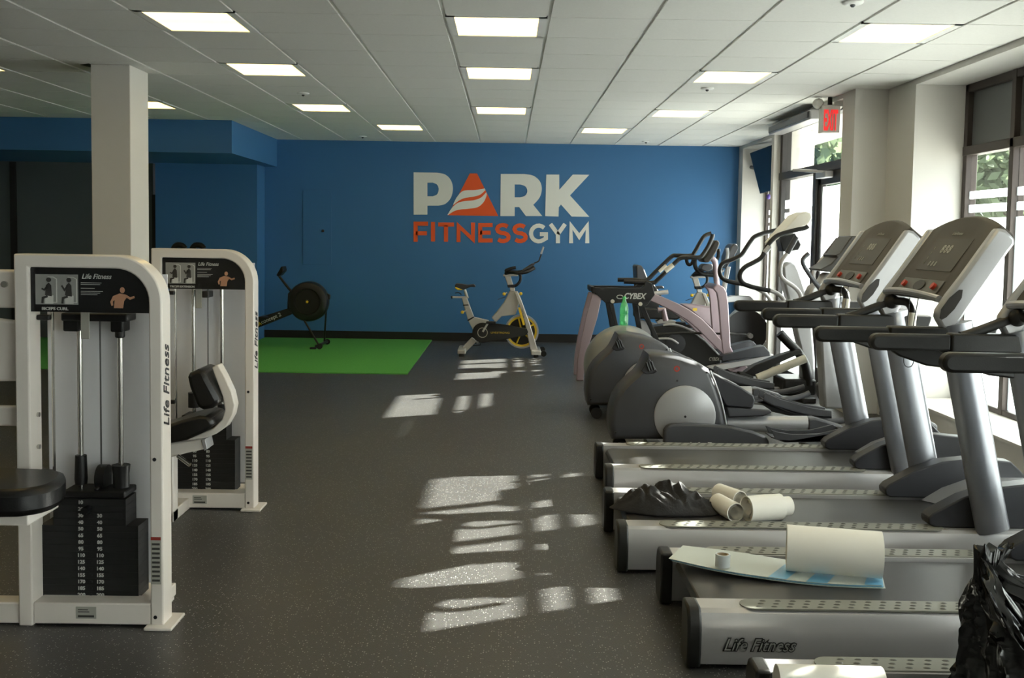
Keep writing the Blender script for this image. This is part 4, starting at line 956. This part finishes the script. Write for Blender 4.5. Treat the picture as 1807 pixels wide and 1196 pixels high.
G().tube(T3(KS, [(300, 700), (430, 690), (560, 722), (720, 792)], 10.69), .012, 8, smooth=3).build('housing_trim', 'silver_light', t)
p = KS(470, 945, 10.68); G().lathe([(.10, .0), (.10, -.01), (.06, -.016), (.01, -.018)], (p.x, 10.70, p.z), 'y', 28).build('crank_disc', 'dark_grey_plastic', t)
G().tube(T3(KS, [(235, 880), (330, 875), (420, 890), (500, 945)], 10.66), .012, 8, smooth=3).build('crank_arm', 'silver_light', t)
G().tube(T3(KS, [(200, 820), (560, 800), (1000, 810), (1400, 825)], 10.5 + .14), .012, 8).build('link_rod', 'rail_black', t)
p = KS(975, 1160, 10.65); G().text('CYBEX', .05, (p.x - .05, 10.69, p.z - .01), shear=.3, bold=.001, sx=.7).build('housing_lettering', 'white_print', t, smooth=False)
fp = TR(KS, [(1060, 1110), (1090, 1085), (1240, 1050), (1500, 985), (1620, 968), (1690, 1050), (1700, 1100), (1300, 1130), (1070, 1170)], 10.55)
G().prism(fp, 10.50, 10.66).build('foot_plate', 'dark_grey_plastic', t, bevel=.006)
G().prism([(a, b) for a, b in fp], 10.98, 11.14).build('foot_plate', 'dark_grey_plastic', t, bevel=.006)
fr_ = TR(K3, [(30, 490), (300, 440), (560, 385), (575, 420), (560, 450), (330, 480), (110, 522)], 10.58)
G().prism(fr_, 10.53, 10.63).build('plate_arm', 'silver_plastic', t, bevel=.006)
G().prism(TR(K3, [(205, 520), (320, 462), (385, 520), (300, 545)], 10.7), 10.6, 11.0).build('front_foot_cover', 'pink_metal', t, bevel=.01)
a = K3(300, 530, 10.7)
G().box((a.x - .05, 10.5, 0), (a.x + .10, 11.15, .12)).build('front_foot', 'rail_black', t, bevel=.01)
G().box((1.0, 10.74, .04), (a.x, 10.86, .12)).build('base_rail', 'rail_black', t, bevel=.006)
G().tube(T3(KS, [(230, 500), (300, 490), (335, 640)], 10.72), .03, 10).build('weight_block', 'pink_metal', t)

# ================================================================== RECUMBENT BIKE
by = 12.2
t = thing('recumbent_bike', 'pink and grey recumbent bike behind the arc trainer, black seat back at left', 'exercise bike', (1.9, by, 0))
G().prism(TR(KR, [(250, 590), (275, 572), (330, 578), (370, 640), (430, 790), (425, 860), (265, 860)], by), by - .18, by + .18).build('seat_back', 'grey_plastic', t, bevel=.02)
G().prism([(lambda p: (p.x, p.z))(at(a, b, by)) for a, b in [(1120, 500), (1150, 498), (1165, 520), (1160, 545), (1125, 545)]], by - .10, by + .10).build('seat_hinge', 'black_plastic', t, bevel=.01)
G().prism([(lambda p: (p.x, p.z))(at(a, b, by)) for a, b in [(1120, 540), (1195, 545), (1205, 552), (1190, 562), (1120, 560)]], by - .20, by + .20).build('seat', 'rail_black', t, bevel=.02)
G().tube([at(1150, 520, by - .24), at(1160, 517, by - .24), at(1179, 515, by - .24)], .026, 12).build('seat_handle', 'silver_plastic', t)
G().tube([at(1150, 520, by + .2), at(1160, 517, by + .2), at(1179, 515, by + .2)], .026, 12).build('seat_handle', 'silver_plastic', t)
sp_ = TR(KS, [(520, 415), (620, 415), (760, 430), (900, 450), (1010, 490), (1030, 720), (900, 725), (780, 620), (640, 500)], by)
G().prism(sp_, by - .10, by + .10).build('body_shell', 'pink_metal', t, bevel=.02)
p = KS(700, 480, by); G().box((p.x - .025, by - .104, p.z - .02), (p.x + .025, by - .10, p.z + .012)).build('yellow_label', 'yellow', t, smooth=False)
c = at(1322, 583, by); c2 = at(1318, 583, by)
G().lathe([(.29, .0), (.30, -.05), (.285, -.09), (.275, -.09), (.27, -.06), (.29, .0)], (c.x, by + .04, c.z), 'y', 40).build('flywheel_rim', 'silver_plastic', t)
G().lathe([(.25, .0), (.25, -.05), (.03, -.06)], (c2.x - .02, by - .03, c2.z), 'y', 40).build('crank_cover', 'dark_grey_plastic', t)
G().tube([at(1285, 588, by - .15), at(1305, 590, by - .15), at(1322, 592, by - .15)], .012, 8).build('crank_arm', 'silver_plastic', t)
q = at(1323, 592, by - .15); G().cyl((q.x, by - .20, q.z), (q.x, by - .12, q.z), .03, n=16).build('crank_hub', 'silver_light', t)
G().prism([(lambda p: (p.x, max(.06, p.z)))(at(a, b, by)) for a, b in [(1215, 580), (1275, 575), (1290, 610), (1345, 612), (1340, 640), (1210, 640)]], by - .09, by + .09).build('lower_frame', 'grey_plastic', t, bevel=.01)
G().prism([(lambda p: (p.x, max(.06, p.z)))(at(a, b, by)) for a, b in [(1125, 562), (1215, 585), (1212, 640), (1200, 640), (1150, 600), (1125, 600)]], by - .06, by + .06).build('seat_rail', 'silver_plastic', t, bevel=.01)
G().box((c.x - .30, by - .28, 0), (c.x - .20, by + .28, .07)).box((1.72, by - .28, 0), (1.80, by + .28, .07)).box((1.74, by - .04, .04), (c.x - .2, by + .04, .10)).build('base', 'dark_grey_plastic', t, bevel=.01)
G().tube([at(1272, 575, by), at(1276, 520, by), at(1285, 470, by)], .03, 12, smooth=3).build('console_post', 'silver_plastic', t)
G().prism(TR(KR, [(1600, 450), (1660, 300), (1710, 250), (1760, 260), (1780, 320), (1720, 440), (1640, 560), (1590, 640)], by), by - .16, by + .16).build('console', 'grey_plastic', t, bevel=.02)
G().tube(rp([(1520, 330), (1515, 440), (1480, 520)], by - .2), .02, 10, smooth=3).build('hand_grip', 'black_plastic', t)
G().tube(rp([(1645, 320), (1655, 400), (1640, 500)], by - .22), .02, 10, smooth=3).build('hand_grip', 'silver_light', t)
G().prism([(lambda p: (p.x, p.z))(at(a, b, by - .1)) for a, b in [(1275, 526), (1290, 521), (1322, 522), (1330, 530), (1300, 532), (1278, 534)]], by - .15, by - .05).build('accessory_tray', 'silver_light', t, bevel=.008)

# ================================================================== SPIN BIKE
KB_ = crop(780, 430, .17558); by = 12.8
def bk(pts): return TR(KB_, pts, by)
def b3(pts, Y=None): return T3(KB_, pts, Y or by)
t = thing('spin_bike', 'silver spin bike with yellow flywheel rim standing alone before the blue wall', 'exercise bike', (-.03, by, 0), 'silver spin bikes')
G().prism(bk([(680, 475), (750, 475), (775, 560), (765, 640), (740, 712), (600, 728), (540, 790), (498, 742), (560, 670), (620, 590)]), by - .035, by + .035).build('main_frame', 'bike_silver', t, bevel=.010)
o = G().prism(bk([(725, 480), (760, 478), (800, 570), (880, 790), (968, 1085), (893, 1092), (835, 800), (770, 600)]), by - .085, by - .045).build('fork', 'bike_silver', t, bevel=.008)
G().prism(bk([(725, 480), (760, 478), (800, 570), (880, 790), (968, 1085), (893, 1092), (835, 800), (770, 600)]), by + .045, by + .085).build('fork', 'bike_silver', t, bevel=.008)
G().prism(bk([(765, 635), (785, 632), (832, 800), (828, 812), (812, 812), (770, 665)]), by - .0865, by - .085).build('yellow_decal', 'yellow', o, smooth=False)
p = KB_(793, 655, by); G().text('LIVESTRONG', .03, (p.x, by - .088, p.z), ax=(.26, 0, -.96), ay=(.96, 0, .26), sx=.62).build('fork_lettering', 'dark_print', o, smooth=False)
G().prism(bk([(200, 548), (250, 540), (322, 732), (262, 770)]), by - .03, by + .03).build('seat_tube', 'bike_silver', t, bevel=.008)
G().prism(bk([(212, 610), (265, 608), (268, 618), (214, 620)]), by - .036, by + .036).build('tube_collar', 'black_plastic', t)
G().prism(bk([(255, 762), (320, 728), (324, 738), (262, 776)]), by - .036, by + .036).build('tube_collar', 'black_plastic', t)
G().prism(bk([(265, 772), (322, 734), (470, 768), (480, 830), (360, 860), (315, 870)]), by - .035, by + .035).build('rear_frame', 'bike_silver', t, bevel=.008)
G().prism(bk([(300, 940), (352, 975), (238, 1088), (172, 1070)]), by - .04, by + .04).build('rear_leg', 'bike_silver', t, bevel=.008)
cx, cz = 410, 885
gd = [(cx + 103 * math.cos(math.radians(a)), cz - 100 * math.sin(math.radians(a))) for a in range(75, 290, 15)] + [(640, 950), (840, 912), (866, 880), (850, 845), (640, 805), (520, 790)]
o = G().prism(bk(gd), by - .115, by - .09).build('chain_guard', 'rail_black', t, bevel=.005)
p = KB_(490, 892, by); G().text('LIVESTRONG', .032, (p.x, by - .117, p.z), sx=1.25).build('guard_lettering', 'yellow', o, smooth=False)
c = KB_(410, 884, by); G().lathe([(.062, 0), (.062, -.004), (.056, -.004), (.056, 0), (.062, 0)], (c.x, by - .116, c.z), 'y', 28).build('crank_ring', 'cream_tube', t)
a, b = KB_(410, 884, by - .13), KB_(460, 800, by - .13); G().tube([a, b], .012, 10).build('crank_arm', 'bike_silver', t)
G().box((b.x - .02, by - .22, b.z), (b.x + .10, by - .13, b.z + .03)).build('pedal', 'black_plastic', t, bevel=.008)
a, b = KB_(410, 884, by + .13), KB_(350, 1000, by + .13); G().tube([a, b], .012, 10).build('crank_arm', 'bike_silver', t)
G().tube([(b.x - .03, by + .14, b.z), (b.x - .05, by + .22, b.z - .04), (b.x + .04, by + .22, b.z - .03), (b.x + .05, by + .14, b.z + .02)], .006, 8, closed=True).build('pedal', 'black_plastic', t)
c = KB_(800, 880, by); r0 = 172 * .17558 / 143.4
G().lathe([(r0, -.022), (r0, .022), (r0 * .9, .022), (r0 * .9, -.022), (r0, -.022)], (c.x, by, c.z), 'y', 48).build('flywheel', 'silver_light', t)
G().lathe([(r0 * .9, -.018), (r0 * .9, .018), (r0 * .78, .012), (r0 * .78, -.012), (r0 * .9, -.018)], (c.x, by, c.z), 'y', 48).build('flywheel_ring', 'yellow', t)
G().lathe([(r0 * .79, -.006), (r0 * .79, .006)], (c.x, by, c.z), 'y', 40).build('flywheel_web', 'black_plastic', t)
for kx in range(5):
    a = math.radians(72 * kx + 32); G().tube([(c.x + r0 * .15 * math.cos(a), by - .012, c.z + r0 * .15 * math.sin(a)), (c.x + r0 * .82 * math.cos(a), by - .012, c.z + r0 * .82 * math.sin(a))], .010, 8).build('spoke', 'yellow', t)
p = KB_(205, 1085, by); G().box((p.x - .05, by - .26, .03), (p.x + .05, by + .26, .085)).build('rear_stabiliser', 'bike_silver', t, bevel=.01)
for sy in (-.24, .24): G().cyl((p.x, by + sy, 0), (p.x, by + sy, .035), .03, n=14).build('rubber_foot', 'rubber', t)
p = KB_(940, 1100, by); G().box((p.x - .06, by - .26, .03), (p.x + .06, by + .26, .085)).build('front_stabiliser', 'bike_silver', t, bevel=.01)
for sy in (-.24, .24):
    G().cyl((p.x, by + sy, 0), (p.x, by + sy, .035), .03, n=14).build('rubber_foot', 'rubber', t)
    G().cyl((p.x + .09, by + sy - .015, .05), (p.x + .09, by + sy + .015, .05), .035, n=20).build('transport_wheel', 'black_plastic', t)
    G().box((p.x + .03, by + sy - .008, .04), (p.x + .10, by + sy + .008, .06)).build('wheel_arm', 'bike_silver', t)
sd = TR(KB_, [(130, 410), (150, 397), (200, 402), (260, 412), (320, 405), (340, 420), (335, 435), (290, 432), (245, 450), (200, 465), (160, 460), (132, 435)], by)
G().prism(sd, by - .05, by + .05).build('saddle', 'dark_grey_plastic', t, bevel=.022)
G().prism(TR(KB_, [(132, 430), (175, 445), (215, 462), (160, 464), (135, 445)], by), by - .056, by + .056).build('saddle_trim', 'yellow', t, bevel=.01)
G().tube(b3([(228, 462), (250, 530)]), .018, 12).build('seat_post', 'bike_silver', t)
G().box((b3([(105, 536)])[0].x, by - .02, b3([(105, 545)])[0].z), (b3([(268, 536)])[0].x, by + .02, b3([(105, 527)])[0].z)).build('seat_slider', 'bike_silver', t, bevel=.005)
G().tube(b3([(90, 540), (108, 535)]), .018, 10).build('slider_cap', 'black_plastic', t)
G().tube(b3([(132, 495), (170, 492), (195, 512)], by - .03), .006, 8, smooth=3).build('slider_lever', 'black_plastic', t)
for q0, q1 in (((250, 668), (205, 688)), ((655, 490), (625, 505)), ((745, 515), (792, 502))):
    a, b = b3([q0], by - .05)[0], b3([q1], by - .05)[0]; G().tube([a, b], .009, 8).build('knob_stem', 'bike_silver', t); G().ball(b, .021, 14, 10).build('knob', 'yellow', t)
G().tube(b3([(560, 560), (640, 532)], by - .04), .004, 8).build('brake_lever', 'black_plastic', t)
G().prism(bk([(630, 325), (690, 325), (715, 412), (660, 415)]), by - .028, by + .028).prism(bk([(680, 440), (728, 440), (735, 476), (685, 476)]), by - .028, by + .028).build('handlebar_post', 'bike_silver', t, bevel=.006)
G().prism(bk([(615, 308), (760, 308), (765, 325), (615, 327)]), by - .03, by + .03).build('handlebar_slider', 'bike_silver', t, bevel=.005)
G().prism(bk([(655, 412), (722, 408), (728, 436), (662, 440)]), by - .034, by + .034).build('post_collar', 'black_plastic', t, bevel=.004)
for sy in (-1, 1):
    G().tube([b3([(640, 300)])[0] + Vector((0, sy * .02, 0)), b3([(700, 285)])[0] + Vector((0, sy * .14, 0)), b3([(780, 290)])[0] + Vector((0, sy * .20, 0)), b3([(860, 270)])[0] + Vector((0, sy * .19, 0)), b3([(925, 240)])[0] + Vector((0, sy * .15, 0))], [.018, .020, .02, .024, .02], 12, smooth=4).build('handlebar', 'black_plastic', t)
G().tube([b3([(640, 270)], by - .18)[0], b3([(690, 250)], by - .18)[0], b3([(742, 240)], by - .18)[0]], .020, 10, smooth=3).build('end_grip', 'black_plastic', t)
G().tube([b3([(640, 295)])[0], b3([(650, 270)], by - .1)[0], b3([(640, 270)], by - .18)[0]], .016, 10, smooth=3).build('cross_grip', 'black_plastic', t)
G().tube(b3([(700, 430), (750, 415), (785, 370), (785, 310), (740, 285)]), .018, 10, smooth=4).build('cable_loop', 'black_plastic', t)
G().prism(bk([(800, 265), (900, 200), (935, 195), (925, 215), (820, 285)]), by - .07, by + .07).build('bottle_tray', 'grey_plastic', t, bevel=.01)
G().tube(b3([(925, 195), (970, 175), (985, 140), (998, 105)]), .009, 8, smooth=3).build('monitor_arm', 'black_plastic', t)
G().prism(bk([(985, 100), (1015, 25), (1028, 35), (1005, 105)]), by - .05, by + .05).build('monitor', 'silver_light', t, bevel=.004)
dup(t, (2.34, 13.15, 0), 'second silver spin bike, half hidden behind the arc trainer and recumbent bike')

# ================================================================== ROWER
KW = crop(440, 460, .16717); by = 13.3
t = thing('rowing_machine', 'black rowing machine with round fan housing on the green turf', 'rowing machine', (-2.56, by, .012))
wp = lambda pts: TR(KW, pts, by)
c = KW(628, 428, by); 
G().lathe([(.245, .075), (.256, .05), (.256, -.05), (.24, -.085), (.20, -.10), (.165, -.10), (.155, -.08), (.03, -.08), (.025, -.10), (.012, -.10)], (c.x, by, c.z), 'y', 48).build('fan_housing', 'rail_black', t)
G().lathe([(.016, 0), (.016, -.01), (.004, -.012)], (c.x, by - .10, c.z), 'y', 14).build('hub_cap', 'yellow', t)
G().prism(wp([(415, 345), (440, 320), (500, 290), (560, 330), (560, 600), (470, 555), (410, 500)]), by - .06, by + .06).build('frame_body', 'rail_black', t, bevel=.01)
G().prism(wp([(-700, 870), (-700, 800), (95, 600), (410, 500), (490, 548), (100, 705)]), by - .04, by + .04).build('main_beam', 'rail_black', t, bevel=.006)
p = KW(132, 668, by - .04); q = KW(400, 555, by - .04); dv = (q - p).normalized()
G().text('concept 2', .070, (p.x, by - .042, p.z), ax=tuple(dv), ay=(-dv.z, 0, dv.x), bold=.0008, sx=.98).build('lettering', 'white_print', t, smooth=False)
p = KW(100, 685, by - .04); G().text('A', .06, (p.x, by - .042, p.z), ax=tuple(dv), ay=(-dv.z, 0, dv.x), bold=.002).build('yellow_mark', 'yellow', t, smooth=False)
G().prism(wp([(95, 600), (130, 580), (200, 575), (215, 595), (110, 640)]), by - .16, by + .16).build('footrest', 'black_plastic', t, bevel=.01)
G().tube(T3(KW, [(438, 318), (390, 260), (314, 160)], by), .016, 10).build('monitor_arm', 'rail_black', t)
G().prism(wp([(300, 150), (330, 100), (350, 60), (372, 55), (380, 110), (345, 150), (320, 165)]), by - .10, by + .10).build('monitor', 'black_plastic', t, bevel=.012)
for q in ((314, 160), (438, 318)): p = KW(q[0], q[1], by - .03); G().cyl((p.x, by - .03, p.z), (p.x, by - .018, p.z), .009, n=10).build('bolt', 'chrome', t)
G().prism(wp([(715, 265), (745, 255), (770, 285), (740, 300)]), by - .05, by + .05).prism(wp([(810, 335), (855, 360), (850, 410), (820, 400)]), by - .03, by + .03).build('carry_handle', 'rail_black', t, bevel=.008)
a = KW(560, 595, by - .12); b = KW(735, 900, by - .20)
G().tube([KW(560, 595, by - .05), (b.x, by - .22, .06)], .012, 10).build('front_leg', 'rail_black', t)
G().tube([KW(810, 520, by + .05), (KW(760, 900, by).x, by + .22, .06)], .012, 10).build('front_leg', 'rail_black', t)
xw = b.x
G().tube([(xw - .02, by - .28, .05), (xw + .02, by + .30, .05)], .018, 10).build('axle', 'rail_black', t)
for sy in (-.27, .29): G().cyl((xw + .02, by + sy - .015, .048), (xw + .02, by + sy + .015, .048), .036, n=20).build('transport_wheel', 'rubber', t); 
G().box((xw - .10, by - .30, .012), (xw - .02, by - .24, .035)).build('rubber_foot', 'rubber', t, bevel=.006)
a = KW(-700, 870, by); G().box((-5.0, by - .05, .30), (a.x, by + .05, .36)).box((-4.98, by - .2, .012), (-4.88, by + .2, .06)).box((-4.95, by - .03, .05), (-4.90, by + .03, .32)).build('seat_rail', 'silver_plastic', t, bevel=.006)

# black machine tops behind the second weight machine
for nm, px, lab in (('stand', 316, 'black equipment top peeking above the second weight machine, left of the pair'), ('stand', 349, 'black equipment top peeking above the second weight machine, right of the pair')):
    p = at(px, 437, 12.6)
    t = thing('equipment_stand', lab, 'gym equipment', (p.x, 12.6, .012), 'black equipment by the pilaster')
    G().tube([(p.x, 12.6, .02), (p.x, 12.6, p.z - .03)], .03, 12).build('post', 'rail_black', t)
    G().lathe([(.10, .0), (.10, .025), (.04, .04)], (p.x, 12.6, .012)).build('base', 'rail_black', t)
    G().tube([(p.x - .07, 12.6, p.z - .02), (p.x - .03, 12.6, p.z + .03), (p.x + .04, 12.6, p.z + .025), (p.x + .07, 12.6, p.z - .01)], .035, 12, smooth=3).build('head', 'black_plastic', t)

# ================================================================== THINGS ON THE TREADMILLS
BZ = .194
def roll(name, lab, cat, p0, p1, r, mt='paper_white', core=.022, grp=None, stick=0., rough=0):
    p0, p1 = Vector(p0), Vector(p1); d = (p1 - p0).normalized(); L_ = (p1 - p0).length
    t = thing(name, lab, cat, ((p0 + p1) / 2)[:2] + (BZ,), grp)
    side = d.cross(Vector((0, 0, 1))).normalized(); up = side.cross(d)
    prof = []; n = 34
    for i in range(n + 1):
        a = 2 * math.pi * i / n + math.radians(-80); rr = r * (1 - .06 * i / n); prof.append((math.cos(a) * rr, math.sin(a) * rr))
    for i in range(n, -1, -1):
        a = 2 * math.pi * i / n + math.radians(-80); rr = r * (.90 - .04 * i / n); prof.append((math.cos(a) * rr, math.sin(a) * rr))
    m = len(prof); g = G()
    vs = [p0 + side * a + up * b for a, b in prof] + [p1 + side * a + up * b for a, b in prof]
    g.add(vs, [(i, (i + 1) % m, (i + 1) % m + m, i + m) for i in range(m)])
    g.add([p0 + side * a + up * b for a, b in prof], [(i, (i + 1), m - 2 - i, m - 1 - i) for i in range(n)])
    g.add([p1 + side * a + up * b for a, b in prof], [(i, (i + 1), m - 2 - i, m - 1 - i) for i in range(n)])
    g.build('outer_sheet', mt, t, ang=60)
    for kx, rr in enumerate((.72, .52)):
        if r * rr > core * 1.15:
            q0 = p0 + d * (.004 + .004 * kx); q1 = p1 + d * (stick * (1 - .2 * kx) - .002); q = G()
            q.tube([q0, q1], r * rr, 26, cap=False).tube([q1, q0], r * rr * .9, 26, cap=False)
            q.build('inner_sheet', mt, t, ang=60)
    return t
def onb_(px, py, h): r_ = ray(px, py); return Vector((0, 0, HC)) + r_ * ((h - HC) / r_.z)
grp = 'rolled sheets left on the treadmills'
r1 = .060; a = onb_(1306, 908, BZ + r1 * .6); b = onb_(1388, 905, BZ + r1 * .6)
roll('paper_roll', 'white paper roll with its inner tube sticking out, right of the black cloth', 'paper roll', (a.x + .03, a.y + .01, BZ + r1 + .001), (b.x - .025, b.y + .02, BZ + r1 + .001), r1, grp=grp, stick=.05)
r2 = .044; a = onb_(1258, 886, BZ + r2); b = onb_(1297, 904, BZ + r2); a2_ = onb_(1268, 872, BZ + r2); b2_ = onb_(1310, 886, BZ + r2)
roll('paper_roll', 'cream paper roll lying against the black cloth, nearer one of the two', 'paper roll', (a.x + .022, a.y, BZ + r2), (b.x + .004, b.y, BZ + r2), r2, grp=grp)
roll('paper_roll', 'cream paper roll behind the nearer cream one beside the black cloth', 'paper roll', (a2_.x + .01, a2_.y + .045, BZ + r2), (b2_.x, b2_.y + .045, BZ + r2), r2, grp=grp)
r3 = .088; a = onb_(1390, 975, BZ + r3); b = onb_(1552, 983, BZ + r3)
roll('paper_roll', 'largest white roll, lying across the belt on the film sheet', 'paper roll', (a.x, a.y + .02, BZ + r3 + .016), (b.x, b.y - .02, BZ + r3 + .016), r3, grp=grp, stick=.006)
r4 = .055; a = onb_(1372, 1172, BZ + 2 * r4); b = onb_(1550, 1168, BZ + 2 * r4)
roll('paper_roll', 'white roll at the bottom edge of the photo on the nearest treadmill', 'paper roll', (a.x, a.y, BZ + r4), (b.x, a.y - .01, BZ + r4), r4, grp=grp, core=.05)
# film sheet with blue edge
xa = onb_(1185, 985, .24); ed = [onb_(q[0], q[1], h) for q, h in [((1180, 985), .235), ((1260, 1003), .225), ((1340, 1016), .215), ((1440, 1028), .207), ((1556, 1033), .204)]]
fa = [onb_(q[0], q[1], h) for q, h in [((1205, 962), .235), ((1290, 972), .225), ((1380, 986), .212), ((1470, 1000), .204), ((1556, 1008), .203)]]
t = thing('film_sheet', 'long pale translucent film sheets with a blue chequered end, under the big roll', 'plastic film', ((ed[2].x + fa[2].x) / 2, (ed[2].y + fa[2].y) / 2, BZ))
for kx in range(3):
    g = G(); A = catmull([p - Vector((0, 0, .004 * kx)) + Vector((.006 * kx, -.003 * kx, 0)) for p in ed], 6); B = catmull([p - Vector((0, 0, .003 * kx)) for p in fa], 6); n = len(A)
    th = Vector((0, 0, -.0015))
    g.add(A + B + [p + th for p in A] + [p + th for p in B], [(i, i + 1, n + i + 1, n + i) for i in range(n - 1)] + [(2 * n + i, 3 * n + i, 3 * n + i + 1, 2 * n + i + 1) for i in range(n - 1)] + [(i, 2 * n + i, 2 * n + i + 1, i + 1) for i in range(n - 1)])
    sh_ = g.build('sheet', 'film_pale' if kx != 1 else 'film_blue', t)
    if kx == 0:
        for s0, s1 in ((13, 15), (17, 19), (22, 24)):
            q = G(); up = Vector((0, 0, .0012)); q.add([A[i] + up for i in range(s0, s1 + 1)] + [A[i] + (B[i] - A[i]) * .8 + up for i in range(s0, s1 + 1)], [(i, i + 1, (s1 - s0 + 1) + i + 1, (s1 - s0 + 1) + i) for i in range(s1 - s0)]); q.build('blue_square', 'film_blue', sh_)
p = onb_(1275, 1000, .226)
t = thing('tape_roll', 'small pale tape roll standing on the film sheet near its left end', 'tape', (p.x, p.y, .226))
G().lathe([(.028, 0), (.028, .048), (.022, .048), (.022, 0), (.028, 0)], (p.x, p.y, .228), n=26).build('tape', 'tape_white', t)
G().lathe([(.021, .001), (.021, .047), (.018, .047), (.018, .001), (.021, .001)], (p.x, p.y, .228), n=26).build('core', 'paper_core', t)

# black cloth heaped on the belt: a folded heap with long soft creases
from mathutils import noise as _n
g = G(); nu, nv = 110, 64; vs = []
def mtn(x, a, b, e=1.): return max(0., 1 - abs((x - a) / b) ** 2) ** e
cxm = onb_(1185, 905, BZ)
for i in range(nu + 1):
    for j in range(nv + 1):
        u = i / nu; v = j / nv; a = 2 * math.pi * u; rr = v
        ox = .235 * (1 + .18 * math.cos(2 * a + .6) + .13 * _n.noise(Vector((math.cos(a) * 1.7, math.sin(a) * 1.7, 1.))))
        oy = .135 * (1 + .16 * _n.noise(Vector((math.cos(a) * 1.6, math.sin(a) * 1.6, 4.))))
        x = ox * rr * math.cos(a); y = oy * rr * math.sin(a)
        base = .098 * (1 - rr ** 2.2) ** .75 * (1 - .30 * max(0, (x + .02) / .24) - .25 * max(0, (-x - .08) / .16))
        s1 = _n.noise(Vector((x * 7 + y * 9, y * 5 - x * 3, .3))); s2 = _n.noise(Vector((x * 22 + y * 18, y * 9 - x * 5, 5.)))
        s3 = _n.noise(Vector((x * 9 + y * 14 + 3, y * 6 - x * 16, 9.))); cr = (1 - abs(s3) * 2.6); edge = min(1, (1 - rr) * 6)
        z = base * (1 + .7 * s1 + .22 * s2) + .034 * max(0, cr) ** 1.6 * edge * (.35 + base * 6) + .004
        vs.append((cxm.x + x, cxm.y + .045 + y, BZ + .001 + max(.002, z)))
g.add(vs, [(i * (nv + 1) + j, (i + 1) * (nv + 1) + j, (i + 1) * (nv + 1) + j + 1, i * (nv + 1) + j + 1) for i in range(nu) for j in range(nv)])
o = g.build('cloth', 'cloth_black', ang=180); centre(o)
md = o.modifiers.new('s', 'SOLIDIFY'); md.thickness = .002; md.offset = 1
tag(o, 'crumpled black cloth heaped on a treadmill belt beside the paper rolls', 'cloth')

# black rubbish bag on the nearest treadmill
by = 2.72
cx, zb = at(1790, 1150, by).x, BZ
t = thing('rubbish_bag', 'shiny black plastic bag with twisted top at the bottom right corner', 'plastic bag', (cx + .1, by, BZ))
g = G(); nu, nv = 150, 110; vs = []
prof = [(.0, .305, .20), (.06, .325, .225), (.30, .31, .22), (.48, .285, .20), (.58, .235, .17), (.66, .165, .125), (.74, .100, .085), (.82, .052, .05), (.90, .034, .032), (.95, .040, .030), (1., .050, .022)]
zt0 = at(1716, 963, by).z; zb0 = BZ + .022
def pf(v, k):
    for a_, b_ in zip(prof[:-1], prof[1:]):
        if a_[0] <= v <= b_[0]: q = (v - a_[0]) / (b_[0] - a_[0]); q = q * q * (3 - 2 * q) * .5 + q * .5; return a_[k] + (b_[k] - a_[k]) * q
    return prof[-1][k]
for j in range(nv + 1):
    v = j / nv; z = zb0 + (zt0 - zb0) * v
    rx, ry = pf(v, 1), pf(v, 2)
    lx = at(1702 + 16 * min(1, v * 1.5) - 3 * max(0, v - .7) / .3, 1100, by).x
    for i in range(nu):
        a = 2 * math.pi * i / nu; ca, sa = math.cos(a), math.sin(a)
        f1 = _n.noise(Vector((ca * 2.2, sa * 2.2, v * 2.5))); f2 = _n.noise(Vector((a * 2.2 + v * 2.5, v * 3.2 - a * .6, 3)))
        rid = (1 - abs(_n.noise(Vector((ca * 4.5 + v * 2, sa * 4.5, v * 1.6 + 8)))) * 4)
        rid2 = (1 - abs(_n.noise(Vector((ca * 9, sa * 9 + v * 3, v * 5 + 2)))) * 4)
        k_ = 1 + .13 * f1 + .05 * f2 + .10 * max(0, rid) + .010 * max(0, rid2)
        px_ = lx + rx + rx * k_ * ca * .97; py_ = by + ry * k_ * sa * .92
        vs.append((px_, py_, z + (.05 * _n.noise(Vector((ca * 2, sa * 2, v * 4))) * v if v > .1 else 0)))
g.add(vs, [(j * nu + i, j * nu + (i + 1) % nu, (j + 1) * nu + (i + 1) % nu, (j + 1) * nu + i) for j in range(nv) for i in range(nu)] + [tuple(range(nu - 1, -1, -1)), tuple(nv * nu + i for i in range(nu))])
g.build('sack', 'bag_black', t, ang=75)
# slack second ear falling away from the twisted tip
g = G(); tip = at(1724, 972, by)
A = catmull([tip, tip + Vector((.04, -.02, -.035)), at(1762, 1022, by - .06), at(1800, 1075, by - .12), at(1840, 1130, by - .17)], 8)
B = catmull([tip + Vector((.01, -.02, -.06)), at(1738, 1030, by - .10), at(1762, 1085, by - .17), at(1800, 1140, by - .22), at(1840, 1190, by - .24)], 8)
n = len(A); cols = 12; vs = []
for k in range(n):
    for c_ in range(cols): q = c_ / (cols - 1); p = A[k].lerp(B[k], q); p.y += -.03 * math.sin(q * math.pi) + .022 * _n.noise(Vector((k * .12, q * 7, 1))) ; vs.append(p)
g.add(vs, [(k * cols + c_, (k + 1) * cols + c_, (k + 1) * cols + c_ + 1, k * cols + c_ + 1) for k in range(n - 1) for c_ in range(cols - 1)])
o = g.build('slack_ear', 'bag_black', t, ang=75); md = o.modifiers.new('s', 'SOLIDIFY'); md.thickness = .002

for o in bpy.data.objects:
    if '_off' in o: del o['_off']
